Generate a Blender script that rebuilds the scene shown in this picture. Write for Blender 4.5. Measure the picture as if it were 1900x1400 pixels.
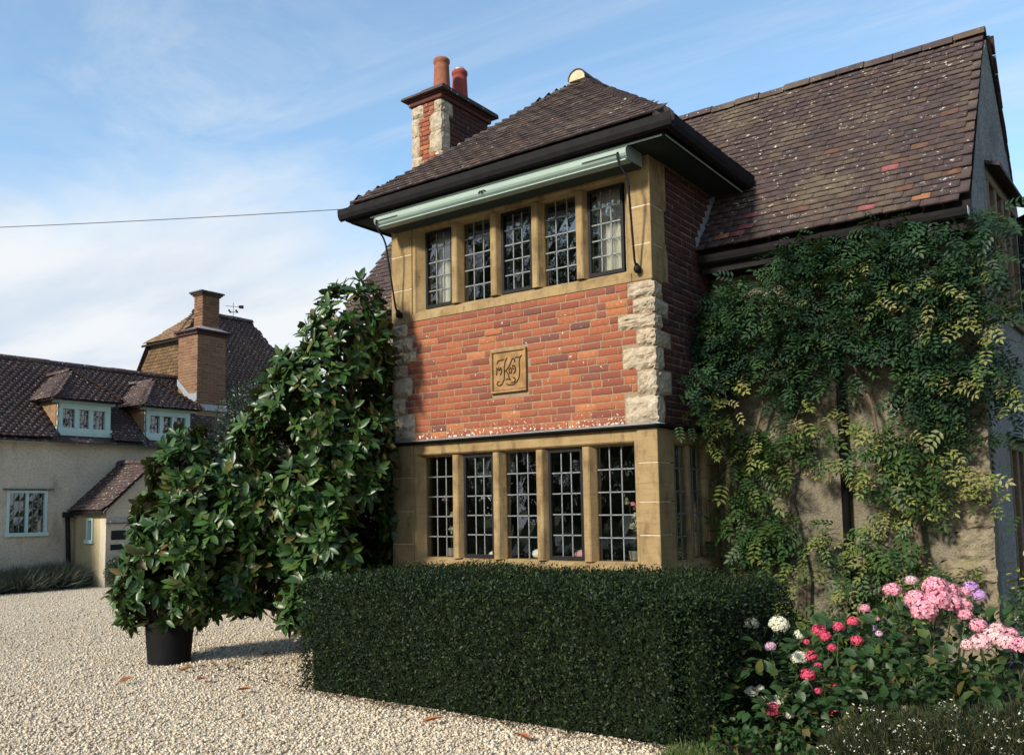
import bpy, bmesh, math, random
import numpy as np
from mathutils import Vector, Matrix

for o in list(bpy.data.objects):
    bpy.data.objects.remove(o, do_unlink=True)
SC = bpy.context.scene
COL = SC.collection
R = math.radians
random.seed(7)
RNG = np.random.default_rng(11)

# ------------------------------------------------------------------ camera
CAM = np.array([3.81, -7.69, 1.6])
YAW, PITCH, ROLL = R(-35.73), R(5.098), R(-0.981)
_f = np.array([math.sin(YAW)*math.cos(PITCH), math.cos(YAW)*math.cos(PITCH), math.sin(PITCH)])
_r = np.array([math.cos(YAW), -math.sin(YAW), 0.0])
_u = np.cross(_r, _f)
_c, _s = math.cos(ROLL), math.sin(ROLL)
_r2, _u2 = _c*_r+_s*_u, -_s*_r+_c*_u
cd = bpy.data.cameras.new('camera')
cam = bpy.data.objects.new('camera', cd)
COL.objects.link(cam)
cam.matrix_world = Matrix(((_r2[0], _u2[0], -_f[0], CAM[0]), (_r2[1], _u2[1], -_f[1], CAM[1]),
                           (_r2[2], _u2[2], -_f[2], CAM[2]), (0, 0, 0, 1)))
cd.sensor_fit = 'HORIZONTAL'
cd.sensor_width = 36.0
cd.lens = 1634.4/1900*36.0
cd.shift_y = 92.8/1900
cd.clip_start = 0.05
cd.clip_end = 3000
SC.camera = cam

# ------------------------------------------------------------------ sun, sky, exposure
SUN_EL, SUN_AZ = R(29), R(9)           # azimuth measured from -Y towards -X
sunv = Vector((-math.sin(SUN_AZ)*math.cos(SUN_EL), -math.cos(SUN_AZ)*math.cos(SUN_EL), math.sin(SUN_EL)))
ld = bpy.data.lights.new('sun', 'SUN')
ld.energy = 3.1
ld.angle = R(7)
ld.color = (1.0, 0.91, 0.77)
sun = bpy.data.objects.new('sun', ld)
COL.objects.link(sun)
sun.rotation_euler = (-sunv).to_track_quat('-Z', 'Y').to_euler()

W = bpy.data.worlds.new('World')
SC.world = W
W.use_nodes = True
wn, wl = W.node_tree.nodes, W.node_tree.links
wn.clear()
def wnode(t, **k):
    n = wn.new(t)
    for a, b in k.items():
        setattr(n, a, b)
    return n
def wmath(op, a, b=None, clamp=False):
    n = wnode('ShaderNodeMath', operation=op, use_clamp=clamp)
    for i, v in enumerate((a, b)):
        if v is None: continue
        if isinstance(v, (int, float)): n.inputs[i].default_value = v
        else: wl.new(v, n.inputs[i])
    return n.outputs[0]
sky = wnode('ShaderNodeTexSky', sky_type='NISHITA', sun_disc=False)
sky.sun_elevation = SUN_EL
sky.sun_rotation = R(180)+SUN_AZ
sky.air_density = 1.0
sky.dust_density = 0.6
sky.ozone_density = 1.6
tc = wnode('ShaderNodeTexCoord')
sep = wnode('ShaderNodeSeparateXYZ')
wl.new(tc.outputs['Generated'], sep.inputs[0])
zc = wmath('MAXIMUM', sep.outputs[2], 0.0)
den = wmath('ADD', zc, 0.12)
cx = wmath('DIVIDE', sep.outputs[0], den)
cyy = wmath('DIVIDE', sep.outputs[1], den)
comb = wnode('ShaderNodeCombineXYZ')
wl.new(cx, comb.inputs[0]); wl.new(cyy, comb.inputs[1])
mp = wnode('ShaderNodeMapping')
mp.inputs['Rotation'].default_value = (0, 0, R(28))
mp.inputs['Scale'].default_value = (0.42, 1.15, 1)
wl.new(comb.outputs[0], mp.inputs[0])
nz = wnode('ShaderNodeTexNoise')
nz.inputs['Scale'].default_value = 0.95
nz.inputs['Detail'].default_value = 7
nz.inputs['Roughness'].default_value = 0.62
nz.inputs['Distortion'].default_value = 0.5
wl.new(mp.outputs[0], nz.inputs['Vector'])
# cloud cover grows towards the horizon
hz = wnode('ShaderNodeMapRange', interpolation_type='SMOOTHSTEP')
hz.inputs['From Min'].default_value = 0.44
hz.inputs['From Max'].default_value = 0.14
wl.new(zc, hz.inputs['Value'])
cov = wmath('ADD', nz.outputs[0], wmath('MULTIPLY', hz.outputs[0], 0.46))
cr = wnode('ShaderNodeMapRange', interpolation_type='SMOOTHSTEP')
cr.inputs['From Min'].default_value = 0.54
cr.inputs['From Max'].default_value = 0.9
wl.new(cov, cr.inputs['Value'])
mp2 = wnode('ShaderNodeMapping')
mp2.inputs['Rotation'].default_value = (0, 0, R(-20))
mp2.inputs['Scale'].default_value = (0.7, 1.7, 1)
wl.new(comb.outputs[0], mp2.inputs[0])
nz2 = wnode('ShaderNodeTexNoise')
nz2.inputs['Scale'].default_value = 1.1
nz2.inputs['Detail'].default_value = 9
nz2.inputs['Roughness'].default_value = 0.68
nz2.inputs['Distortion'].default_value = 1.1
wl.new(mp2.outputs[0], nz2.inputs['Vector'])
cir = wnode('ShaderNodeMapRange', interpolation_type='SMOOTHSTEP')
cir.inputs['From Min'].default_value = 0.42
cir.inputs['From Max'].default_value = 0.78
cir.inputs['To Min'].default_value = 0.06
cir.inputs['To Max'].default_value = 0.5
wl.new(nz2.outputs[0], cir.inputs['Value'])
tint = wnode('ShaderNodeMix', data_type='RGBA', blend_type='MULTIPLY')
tint.inputs[0].default_value = 1.0
tint.inputs[7].default_value = (0.98, 1.12, 1.10, 1)
wl.new(sky.outputs[0], tint.inputs[6])
mx = wnode('ShaderNodeMix', data_type='RGBA')
wl.new(wmath('MAXIMUM', cr.outputs[0], cir.outputs[0]), mx.inputs[0])
wl.new(tint.outputs[2], mx.inputs[6])
tone = wnode('ShaderNodeTexNoise')
tone.inputs['Scale'].default_value = 2.2
tone.inputs['Detail'].default_value = 6
wl.new(mp.outputs[0], tone.inputs['Vector'])
ct = wnode('ShaderNodeMix', data_type='RGBA')
tr_ = wnode('ShaderNodeMapRange', interpolation_type='SMOOTHSTEP')
tr_.inputs['From Min'].default_value = 0.35
tr_.inputs['From Max'].default_value = 0.62
wl.new(tone.outputs[0], tr_.inputs['Value'])
wl.new(tr_.outputs[0], ct.inputs[0])
ct.inputs[6].default_value = (2.95, 3.35, 3.85, 1)
ct.inputs[7].default_value = (3.85, 4.0, 4.15, 1)
wl.new(ct.outputs[2], mx.inputs[7])
bg = wnode('ShaderNodeBackground')
bg.inputs['Strength'].default_value = 0.115
wl.new(mx.outputs[2], bg.inputs['Color'])
wo = wnode('ShaderNodeOutputWorld')
wl.new(bg.outputs[0], wo.inputs[0])

SC.view_settings.view_transform = 'Standard'
SC.view_settings.look = 'None'
SC.view_settings.exposure = 1.02
SC.view_settings.gamma = 1.0
SC.view_settings.use_curve_mapping = False
SC.render.engine = 'CYCLES'
SC.cycles.max_bounces = 8
SC.cycles.transparent_max_bounces = 12
SC.cycles.use_denoising = True
SC.cycles.sample_clamp_indirect = 4.0

# ------------------------------------------------------------------ material helpers
class NT:
    def __init__(s, name):
        s.m = bpy.data.materials.new(name)
        s.m.use_nodes = True
        s.n, s.l = s.m.node_tree.nodes, s.m.node_tree.links
        s.b = s.n['Principled BSDF']
        s.out = s.n['Material Output']
        s.geo = s.n.new('ShaderNodeNewGeometry')
    def put(s, sock, v):
        if hasattr(v, 'is_linked') or hasattr(v, 'links'): s.l.new(v, sock)
        elif isinstance(v, tuple) and len(v) == 3 and sock.type == 'RGBA': sock.default_value = (*v, 1)
        else: sock.default_value = v
    def pos(s, scale=(1, 1, 1)):
        n = s.n.new('ShaderNodeVectorMath'); n.operation = 'MULTIPLY'
        s.l.new(s.geo.outputs['Position'], n.inputs[0]); n.inputs[1].default_value = scale
        return n.outputs[0]
    def noise(s, scale, detail=4, rough=.55, vec=None, dist=0.0):
        n = s.n.new('ShaderNodeTexNoise')
        n.inputs['Scale'].default_value = scale; n.inputs['Detail'].default_value = detail
        n.inputs['Roughness'].default_value = rough; n.inputs['Distortion'].default_value = dist
        s.l.new(vec or s.geo.outputs['Position'], n.inputs['Vector'])
        return n.outputs[0]
    def voro(s, scale, out='Distance', feat='F1', vec=None, rnd=1.0):
        n = s.n.new('ShaderNodeTexVoronoi'); n.feature = feat
        n.inputs['Scale'].default_value = scale; n.inputs['Randomness'].default_value = rnd
        s.l.new(vec or s.geo.outputs['Position'], n.inputs['Vector'])
        return n.outputs[out]
    def math(s, op, a, b=0.0, clamp=False):
        n = s.n.new('ShaderNodeMath'); n.operation = op; n.use_clamp = clamp
        s.put(n.inputs[0], a); s.put(n.inputs[1], b)
        return n.outputs[0]
    def rng(s, v, a, b, c=0.0, d=1.0, smooth=True):
        n = s.n.new('ShaderNodeMapRange')
        if smooth: n.interpolation_type = 'SMOOTHSTEP'
        s.put(n.inputs[0], v)
        for i, x in enumerate((a, b, c, d)): n.inputs[i+1].default_value = x
        return n.outputs[0]
    def ramp(s, f, stops, const=False):
        n = s.n.new('ShaderNodeValToRGB')
        e = n.color_ramp.elements
        if const: n.color_ramp.interpolation = 'CONSTANT'
        while len(e) < len(stops): e.new(0.5)
        for i, (p, c) in enumerate(stops):
            e[i].position = p; e[i].color = (*c, 1)
        s.put(n.inputs[0], f)
        return n.outputs[0]
    def mix(s, f, a, b, blend='MIX'):
        n = s.n.new('ShaderNodeMix'); n.data_type = 'RGBA'; n.blend_type = blend
        s.put(n.inputs[0], f); s.put(n.inputs[6], a); s.put(n.inputs[7], b)
        return n.outputs[2]
    def rnd(s):
        """a random number per piece: per object, plus the per-piece attribute of joined meshes"""
        a = s.n.new('ShaderNodeAttribute'); a.attribute_name = 'rnd'
        o = s.n.new('ShaderNodeObjectInfo')
        return s.math('FRACT', s.math('ADD', a.outputs['Fac'], o.outputs['Random']))
    def bump(s, h, strength=.5, dist=.02):
        n = s.n.new('ShaderNodeBump')
        n.inputs['Strength'].default_value = strength; n.inputs['Distance'].default_value = dist
        s.l.new(h, n.inputs['Height'])
        s.l.new(n.outputs[0], s.b.inputs['Normal'])
        return n.outputs[0]
    def fin(s, col=None, rough=.8, spec=.5, metal=0.0):
        if col is not None: s.put(s.b.inputs['Base Color'], col)
        s.put(s.b.inputs['Roughness'], rough)
        s.b.inputs['Specular IOR Level'].default_value = spec
        s.b.inputs['Metallic'].default_value = metal
        return s.m
M = {}
def plain(name, col, rough=.6, spec=.5, metal=0.0, var=.18, vs=9, bump=.15, bs=60):
    t = NT(name)
    d = tuple(c*(1-var) for c in col); l = tuple(min(1, c*(1+var)) for c in col)
    n = t.noise(vs, 5)
    t.bump(t.noise(bs, 4), bump, .004)
    M[name] = t.fin(t.ramp(n, [(.3, d), (.7, l)]), rough, spec, metal)
    return M[name]

def make_materials():
    # red brick
    t = NT('red_brick'); r = t.rnd()
    c = t.ramp(r, [(0, (.225, .064, .034)), (.14, (.285, .090, .042)), (.28, (.165, .052, .036)), (.42, (.31, .108, .048)),
                   (.56, (.245, .074, .038)), (.68, (.115, .052, .044)), (.76, (.275, .086, .042)), (.88, (.375, .148, .058)), (.95, (.195, .060, .036))])
    n = t.noise(26, 5, .65)
    c = t.mix(t.rng(n, .35, .75), c, t.mix(.5, c, (.16, .05, .035)))
    n2 = t.noise(75, 3, .6)
    c = t.mix(t.rng(n2, .64, .74, 0, .55), c, (.46, .27, .18))
    sp = t.noise(34, 2, .5, dist=.6)
    z = t.n.new('ShaderNodeSeparateXYZ'); t.l.new(t.geo.outputs['Position'], z.inputs[0])
    low = t.rng(z.outputs[2], 2.56, 2.36, 0, .155)
    lich = t.rng(t.math('ADD', sp, low), .70, .74)
    c = t.mix(lich, c, (.62, .58, .50))
    t.bump(t.math('ADD', n, t.math('MULTIPLY', n2, .5)), .55, .006)
    M['brick'] = t.fin(c, .9, .25)
    # weathered brick, with the shade of the side walls put into its colour
    t = NT('shaded_old_brick'); r = t.rnd()
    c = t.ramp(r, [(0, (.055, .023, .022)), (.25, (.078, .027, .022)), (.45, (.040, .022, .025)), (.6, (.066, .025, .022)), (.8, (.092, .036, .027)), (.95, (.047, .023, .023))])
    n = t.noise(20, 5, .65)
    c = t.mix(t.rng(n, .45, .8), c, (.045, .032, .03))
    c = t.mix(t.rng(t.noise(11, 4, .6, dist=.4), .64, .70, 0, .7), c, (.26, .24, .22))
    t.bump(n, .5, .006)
    M['shaded_old_brick'] = t.fin(c, .92, .2)
    t = NT('brown_brick'); r = t.rnd()
    c = t.ramp(r, [(0, (.16, .085, .055)), (.3, (.20, .105, .063)), (.55, (.13, .07, .05)), (.8, (.23, .13, .075)), (1, (.17, .09, .056))])
    c = t.mix(t.rng(t.noise(20, 5, .65), .45, .8, 0, .6), c, (.13, .075, .05))
    M['warm_brick'] = t.fin(c, .92, .2)
    # lime mortar
    t = NT('lime_mortar'); n = t.noise(40, 5)
    c = t.ramp(n, [(.3, (.19, .135, .085)), (.7, (.28, .21, .14))]); t.bump(t.noise(150, 3), .5, .003)
    M['mortar'] = t.fin(c, .95, .2)
    # golden dressed stone
    t = NT('golden_stone'); r = t.rnd()
    n = t.noise(3.2, 6, .6); n2 = t.noise(28, 5, .65); n3 = t.noise(9, 4, .6, vec=t.pos((1, 1, .35)))
    c = t.ramp(n, [(.28, (.140, .090, .038)), (.5, (.265, .188, .086)), (.72, (.355, .265, .132))])
    c = t.mix(t.math('MULTIPLY', r, .5), c, (.31, .21, .105))
    c = t.mix(t.rng(n3, .50, .70, 0, .7), c, (.11, .07, .038))
    c = t.mix(t.rng(n2, .58, .72, 0, .45), c, (.20, .14, .07))
    bd = t.noise(4.0, 5, .7, vec=t.pos((.6, .6, 7)))
    c = t.mix(t.rng(bd, .5, .72, 0, .5), c, (.16, .10, .045))
    t.bump(t.math('ADD', t.math('ADD', n2, bd), t.noise(110, 3)), .55, .008)
    M['stone'] = t.fin(c, .88, .25)
    # rough quarried quoins
    t = NT('rough_stone'); r = t.rnd()
    n = t.noise(14, 6, .7); n2 = t.noise(60, 4, .7)
    c = t.ramp(n, [(.3, (.17, .135, .09)), (.5, (.42, .36, .26)), (.7, (.56, .50, .39))])
    c = t.mix(t.math('MULTIPLY', r, .45), c, (.50, .37, .26))
    c = t.mix(t.rng(n2, .6, .7, 0, .6), c, (.20, .15, .10))
    c = t.mix(t.rng(t.noise(5, 3), .56, .7, 0, .55), c, (.30, .31, .25))
    t.bump(t.math('ADD', n, n2), .9, .02)
    M['rough_stone'] = t.fin(c, .92, .2)
    t = NT('rubble_stone'); r = t.rnd()
    n = t.noise(12, 6, .7); n2 = t.noise(50, 4, .7)
    c = t.ramp(n, [(.3, (.10, .08, .055)), (.5, (.23, .195, .135)), (.7, (.31, .27, .20))])
    c = t.mix(t.math('MULTIPLY', r, .4), c, (.26, .20, .13))
    c = t.mix(t.rng(n2, .58, .7, 0, .6), c, (.10, .08, .055))
    t.bump(t.math('ADD', n, n2), .9, .02)
    M['rubble'] = t.fin(c, .95, .15)
    # clay roof tiles, old and lichened
    def tile(name, stops, lich=.70, moss=.45):
        t = NT(name); r = t.rnd()
        c = t.ramp(r, stops)
        n = t.noise(5.5, 5, .6); n2 = t.noise(48, 4, .65); n3 = t.noise(17, 3, .6)
        c = t.mix(t.rng(n, .4, .7, 0, .75), c, t.mix(.6, c, (.035, .028, .03)))
        c = t.mix(t.rng(n2, .5, .72, 0, .5), c, (.028, .023, .024))
        c = t.mix(t.rng(t.noise(1.3, 5, .7), .48, .72, 0, moss), c, (.135, .108, .066))
        c = t.mix(t.rng(t.math('ADD', n3, t.math('MULTIPLY', n2, .35)), lich+.12, lich+.19), c, (.46, .42, .38))
        t.bump(t.math('ADD', n2, n3), .6, .006)
        M[name] = t.fin(c, .82, .35)
    tile('roof_tile', [(0, (.052, .034, .033)), (.2, (.062, .039, .036)), (.4, (.046, .032, .034)), (.55, (.072, .045, .038)),
                       (.7, (.044, .032, .036)), (.85, (.060, .037, .036)), (.94, (.088, .058, .040)), (1, (.05, .034, .034))], .70, .6)
    tile('wing_tile', [(0, (.055, .034, .033)), (.2, (.070, .040, .036)), (.4, (.046, .031, .034)), (.6, (.080, .045, .038)),
                       (.8, (.060, .036, .035)), (.95, (.042, .030, .033))], .67, .3)
    tile('sunlit_tile', [(0, (.25, .145, .070)), (.25, (.30, .18, .085)), (.5, (.20, .11, .06)), (.75, (.33, .215, .10)), (.95, (.24, .135, .066))], .72, .6)  # tiles facing the sun: their sunlit tone is put into the colour
    plain('pink_tile', (.20, .064, .066), .75, .3, var=.3, vs=14)
    plain('orange_tile', (.23, .105, .052), .8, .3, var=.3, vs=14)
    plain('rust_tile', (.098, .050, .034), .8, .3, var=.3, vs=14)
    plain('pale_tile', (.20, .165, .15), .8, .3, var=.3, vs=14)
    # roughcast render
    def rough(name, a, b, st, s=1.0):
        t = NT(name)
        n = t.noise(1.3, 5, .6); n2 = t.noise(46*s, 5, .8); v = t.voro(95*s)
        n3 = t.noise(2.4, 4, .6, vec=t.pos((1, 1, .3)))
        c = t.ramp(n, [(.3, a), (.7, b)])
        c = t.mix(t.rng(n2, .46, .62, 0, .75), c, st)
        c = t.mix(t.rng(n3, .54, .76, 0, .5), c, tuple(x*.62 for x in st))
        t.bump(t.math('ADD', n2, v), .7, .012)
        M[name] = t.fin(c, .95, .15)
    rough('wing_render', (.46, .405, .31), (.60, .54, .43), (.27, .23, .17))
    rough('porch_lit_render', (.40, .33, .18), (.50, .42, .26), (.24, .19, .10))  # yellow sunlight on the porch sides is put into the colour
    rough('gable_shade_render', (.19, .185, .178), (.33, .325, .31), (.065, .065, .064), .55)  # grey of the shaded gable end put into the render colour
    rough('house_render', (.165, .145, .105), (.245, .215, .155), (.09, .078, .055))
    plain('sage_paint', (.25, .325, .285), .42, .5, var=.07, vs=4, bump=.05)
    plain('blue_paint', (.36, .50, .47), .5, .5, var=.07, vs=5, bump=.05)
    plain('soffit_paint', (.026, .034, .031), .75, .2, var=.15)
    plain('black_iron', (.009, .009, .010), .65, .2, var=.3)
    plain('gutter_iron', (.010, .009, .010), .75, .15, var=.3)
    plain('tile_edge', (.020, .015, .014), .95, .1, var=.5, vs=30)
    plain('far_edge', (.030, .021, .021), .95, .1, var=.4, vs=20)
    plain('plaque_stone', (.25, .145, .062), .9, .2, var=.3, vs=14, bump=.4)
    plain('groove_dirt_shade', (.045, .028, .014), .95, .1, var=.3)  # dirt and the shade inside cut grooves, both in the colour
    plain('lead', (.30, .32, .35), .5, .5, metal=.35, var=.2, vs=20)
    plain('came', (.17, .18, .185), .6, .4, metal=.1, var=.3, vs=40)
    plain('pot_clay', (.23, .082, .048), .8, .3, var=.25, vs=12)
    plain('pot_red', (.24, .042, .032), .75, .3, var=.2, vs=12)
    plain('black_pot', (.006, .006, .007), .7, .15, var=.3)
    plain('cream_mortar', (.50, .42, .28), .9, .2, var=.2, vs=20, bump=.5)
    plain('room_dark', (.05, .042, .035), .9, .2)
    plain('timber', (.17, .115, .07), .75, .3, var=.3, vs=30)
    plain('curtain', (.62, .58, .50), .9, .2, var=.1)
    plain('white_bloom', (.75, .70, .62), .7, .3, var=.12, vs=40)
    plain('pink_bloom', (.62, .30, .32), .7, .3, var=.12, vs=40)
    plain('bark', (.05, .038, .027), .95, .2, var=.4, vs=25, bump=.8, bs=45)
    plain('vine_bark', (.10, .075, .052), .95, .2, var=.4, vs=30, bump=.8, bs=50)
    plain('stem_green', (.035, .05, .018), .7, .3, var=.3)
    plain('soil', (.028, .020, .014), .98, .1, var=.4, vs=20, bump=1.0, bs=30)
    plain('dry_leaf', (.34, .13, .05), .7, .3, var=.4, vs=30)
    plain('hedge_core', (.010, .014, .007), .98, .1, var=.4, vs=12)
    plain('wire_black', (.02, .02, .02), .6)
    plain('label_grey', (.30, .27, .24), .8, .3, var=.3, vs=30)
    # window glass: reflecting and see-through
    t = NT('window_glass')
    g = t.n.new('ShaderNodeBsdfGlossy'); g.inputs['Roughness'].default_value = .015; g.inputs['Color'].default_value = (.95, .97, 1, 1)
    tr = t.n.new('ShaderNodeBsdfTransparent'); tr.inputs['Color'].default_value = (.80, .84, .82, 1)
    fr = t.n.new('ShaderNodeFresnel'); fr.inputs['IOR'].default_value = 1.52
    bn = t.n.new('ShaderNodeBump'); bn.inputs['Strength'].default_value = .045; bn.inputs['Distance'].default_value = .01
    t.l.new(t.noise(9, 2), bn.inputs['Height'])
    t.l.new(bn.outputs[0], g.inputs['Normal']); t.l.new(bn.outputs[0], fr.inputs['Normal'])
    ms = t.n.new('ShaderNodeMixShader')
    t.l.new(t.math('MULTIPLY_ADD' if False else 'MULTIPLY', fr.outputs[0], 3.2, True), ms.inputs[0])
    t.l.new(tr.outputs[0], ms.inputs[1]); t.l.new(g.outputs[0], ms.inputs[2])
    t.l.new(ms.outputs[0], t.out.inputs[0])
    M['glass'] = t.m
    # leaves
    def leaf(name, stops, rough=.4, spec=.5, under=None, trans=.22, vein=0.0):
        t = NT(name); r = t.rnd()
        c = t.ramp(r, stops)
        c = t.mix(t.rng(t.noise(22, 3), .35, .75, 0, .4), c, t.mix(.5, c, (.02, .03, .008)))
        if under: c = t.mix(t.geo.outputs['Backfacing'], c, under)
        t.fin(c, rough, spec)
        tl = t.n.new('ShaderNodeBsdfTranslucent')
        t.put(tl.inputs['Color'], t.mix(.5, c, (.14, .20, .03)))
        ms = t.n.new('ShaderNodeMixShader'); ms.inputs[0].default_value = trans
        t.l.new(t.b.outputs[0], ms.inputs[1]); t.l.new(tl.outputs[0], ms.inputs[2])
        t.l.new(ms.outputs[0], t.out.inputs[0])
        M[name] = t.m
    leaf('magnolia_leaf', [(0, (.018, .050, .010)), (.3, (.030, .078, .013)), (.55, (.013, .038, .009)), (.78, (.046, .098, .016)), (.92, (.072, .115, .020)), (.97, (.11, .070, .026)), (1, (.07, .085, .022))],
         .38, .38, (.050, .048, .018), .08)
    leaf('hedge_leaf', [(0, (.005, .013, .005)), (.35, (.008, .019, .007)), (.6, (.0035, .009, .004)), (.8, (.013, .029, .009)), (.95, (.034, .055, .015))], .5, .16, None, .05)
    leaf('creeper_leaf', [(0, (.008, .027, .013)), (.4, (.012, .038, .017)), (.7, (.016, .050, .018)), (.92, (.034, .074, .022))], .55, .3, None, .12)
    leaf('mid_leaf', [(0, (.015, .045, .013)), (.35, (.024, .062, .015)), (.65, (.036, .080, .018)), (.85, (.062, .105, .022)), (.97, (.12, .14, .035))], .5, .35, None, .22)
    leaf('young_leaf', [(0, (.17, .20, .045)), (.4, (.24, .25, .075)), (.7, (.11, .17, .035)), (.9, (.28, .25, .11))], .5, .4, None, .3)
    leaf('hydrangea_leaf', [(0, (.016, .045, .011)), (.4, (.025, .062, .015)), (.7, (.012, .034, .010)), (.92, (.055, .085, .018)), (.98, (.09, .075, .022))], .5, .35, None, .12)
    leaf('shrub_leaf', [(0, (.008, .020, .009)), (.5, (.013, .030, .012)), (.9, (.022, .046, .015))], .42, .45, None, .06)
    leaf('lavender_leaf', [(0, (.075, .105, .09)), (.4, (.11, .14, .115)), (.8, (.17, .155, .11)), (1, (.22, .20, .15))], .8, .2, None, .15)
    leaf('heather_leaf', [(0, (.012, .020, .009)), (.5, (.022, .028, .012)), (.85, (.045, .040, .018)), (1, (.065, .055, .026))], .7, .2, None, .1)
    leaf('grass_blade', [(0, (.06, .11, .025)), (.5, (.085, .15, .035)), (.9, (.16, .17, .06))], .6, .3, None, .3)
    leaf('yellow_leaf', [(0, (.36, .33, .07)), (.5, (.24, .27, .06)), (1, (.42, .36, .10))], .6, .3, None, .3)
    leaf('litter_leaf', [(0, (.09, .05, .025)), (.4, (.05, .03, .017)), (.7, (.15, .075, .03)), (1, (.06, .055, .02))], .8, .2, None, .05)
    leaf('tree_leaf', [(0, (.03, .06, .016)), (.5, (.05, .085, .022)), (1, (.07, .11, .03))], .6, .3, None, .25)
    def petal(name, stops):
        leaf(name, stops, .7, .2, None, .25)
    petal('petal_white', [(0, (.68, .68, .52)), (.5, (.80, .78, .66)), (1, (.62, .66, .44))])
    petal('petal_pink', [(0, (.78, .24, .36)), (.4, (.85, .36, .46)), (.8, (.88, .50, .56)), (1, (.70, .18, .32))])
    petal('petal_red', [(0, (.72, .065, .15)), (.5, (.80, .12, .22)), (1, (.58, .04, .10))])
    petal('petal_mauve', [(0, (.42, .20, .55)), (.5, (.54, .32, .62)), (1, (.66, .40, .62))])
    petal('petal_lilac', [(0, (.66, .40, .58)), (.5, (.78, .55, .70)), (1, (.58, .32, .52))])
    petal('petal_pale', [(0, (.85, .48, .52)), (.5, (.88, .62, .62)), (1, (.80, .36, .44))])
    # gravel stones and the bed of gravel below them
    t = NT('gravel_stone'); r = t.rnd()
    c = t.ramp(r, [(0, (.49, .43, .325)), (.2, (.62, .55, .43)), (.42, (.40, .315, .21)), (.6, (.70, .635, .52)), (.74, (.32, .245, .16)), (.84, (.55, .455, .32)), (.92, (.15, .12, .09)), (1, (.64, .57, .46))])
    c = t.mix(t.rng(t.noise(120, 3), .4, .7, 0, .3), c, (.40, .32, .22))
    M['stone_chip'] = t.fin(c, .8, .3)
    t = NT('gravel_bed')
    v = t.voro(46, 'Color'); vd = t.voro(46)
    sp = t.n.new('ShaderNodeSeparateColor'); t.l.new(v, sp.inputs[0])
    c = t.ramp(sp.outputs[0], [(0, (.45, .395, .305)), (.3, (.57, .51, .41)), (.55, (.39, .32, .225)), (.8, (.63, .58, .48)), (.95, (.27, .22, .16))])
    c = t.mix(t.rng(vd, .4, .7, 0, .4), c, (.30, .24, .17))
    c = t.mix(t.rng(t.noise(1.1, 4), .45, .75, 0, .25), c, (.34, .27, .18))
    t.bump(t.math('SUBTRACT', 1.0, vd), .6, .008)
    M['gravel_bed'] = t.fin(c, .9, .2)
    t = NT('lawn'); n = t.noise(7, 5)
    c = t.ramp(n, [(.3, (.045, .075, .02)), (.7, (.085, .12, .035))]); t.bump(t.noise(60, 4), .8, .03)
    M['lawn'] = t.fin(c, .95, .1)
make_materials()

# ------------------------------------------------------------------ mesh helpers
def link(name, me, mat=None, parent=None, loc=None, mw=None):
    o = bpy.data.objects.new(name, me)
    COL.objects.link(o)
    if mat is not None and me is not None and not me.materials:
        me.materials.append(M[mat] if isinstance(mat, str) else mat)
    if mw is not None: o.matrix_world = mw
    elif loc is not None: o.location = loc
    if parent is not None: par(o, parent)
    return o
WM = {}
def par(o, p):
    o.parent = p
    if p.name in WM: o.matrix_parent_inverse = WM[p.name]
def thing(name, label, cat, loc=(0, 0, 0), group=None):
    o = bpy.data.objects.new(name, None)
    COL.objects.link(o)
    o.location = loc
    o.empty_display_size = .1
    WM[o.name] = Matrix.Translation(-Vector(loc))
    return tag(o, label, cat, group)
def tag(o, label=None, cat=None, group=None, kind=None):
    if label: o['label'] = label
    if cat: o['category'] = cat
    if group: o['group'] = group
    if kind: o['kind'] = kind
    return o
def mesh_np(V, F, rnd=None, smooth=False):
    """V (n,3); F (m,k) all faces with the same number of corners"""
    V = np.asarray(V, np.float32); F = np.asarray(F, np.int32)
    me = bpy.data.meshes.new('mesh')
    me.vertices.add(len(V)); me.vertices.foreach_set('co', V.ravel())
    k = F.shape[1]
    me.loops.add(F.size); me.loops.foreach_set('vertex_index', F.ravel())
    me.polygons.add(len(F)); me.polygons.foreach_set('loop_start', np.arange(0, F.size, k, dtype=np.int32))
    if smooth: me.polygons.foreach_set('use_smooth', np.ones(len(F), bool))
    me.update(calc_edges=True)
    if rnd is not None:
        a = me.attributes.new('rnd', 'FLOAT', 'POINT'); a.data.foreach_set('value', np.asarray(rnd, np.float32))
    return me
def bake(TV, TF, A, T, rnd=None, smooth=False):
    """join copies of a template: A (n,3,3) columns = axes, T (n,3)"""
    n, k = len(T), len(TV)
    V = np.einsum('nij,kj->nki', A, TV)+T[:, None, :]
    F = (TF[None]+(np.arange(n)*k)[:, None, None]).reshape(-1, TF.shape[1])
    if rnd is None: rnd = RNG.random(n)
    return mesh_np(V.reshape(-1, 3), F, np.repeat(rnd, k), smooth)
def mat4(A, T):
    m = Matrix.Identity(4)
    for i in range(3):
        for j in range(3): m[i][j] = float(A[i][j])
        m[i][3] = float(T[i])
    return m
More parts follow.
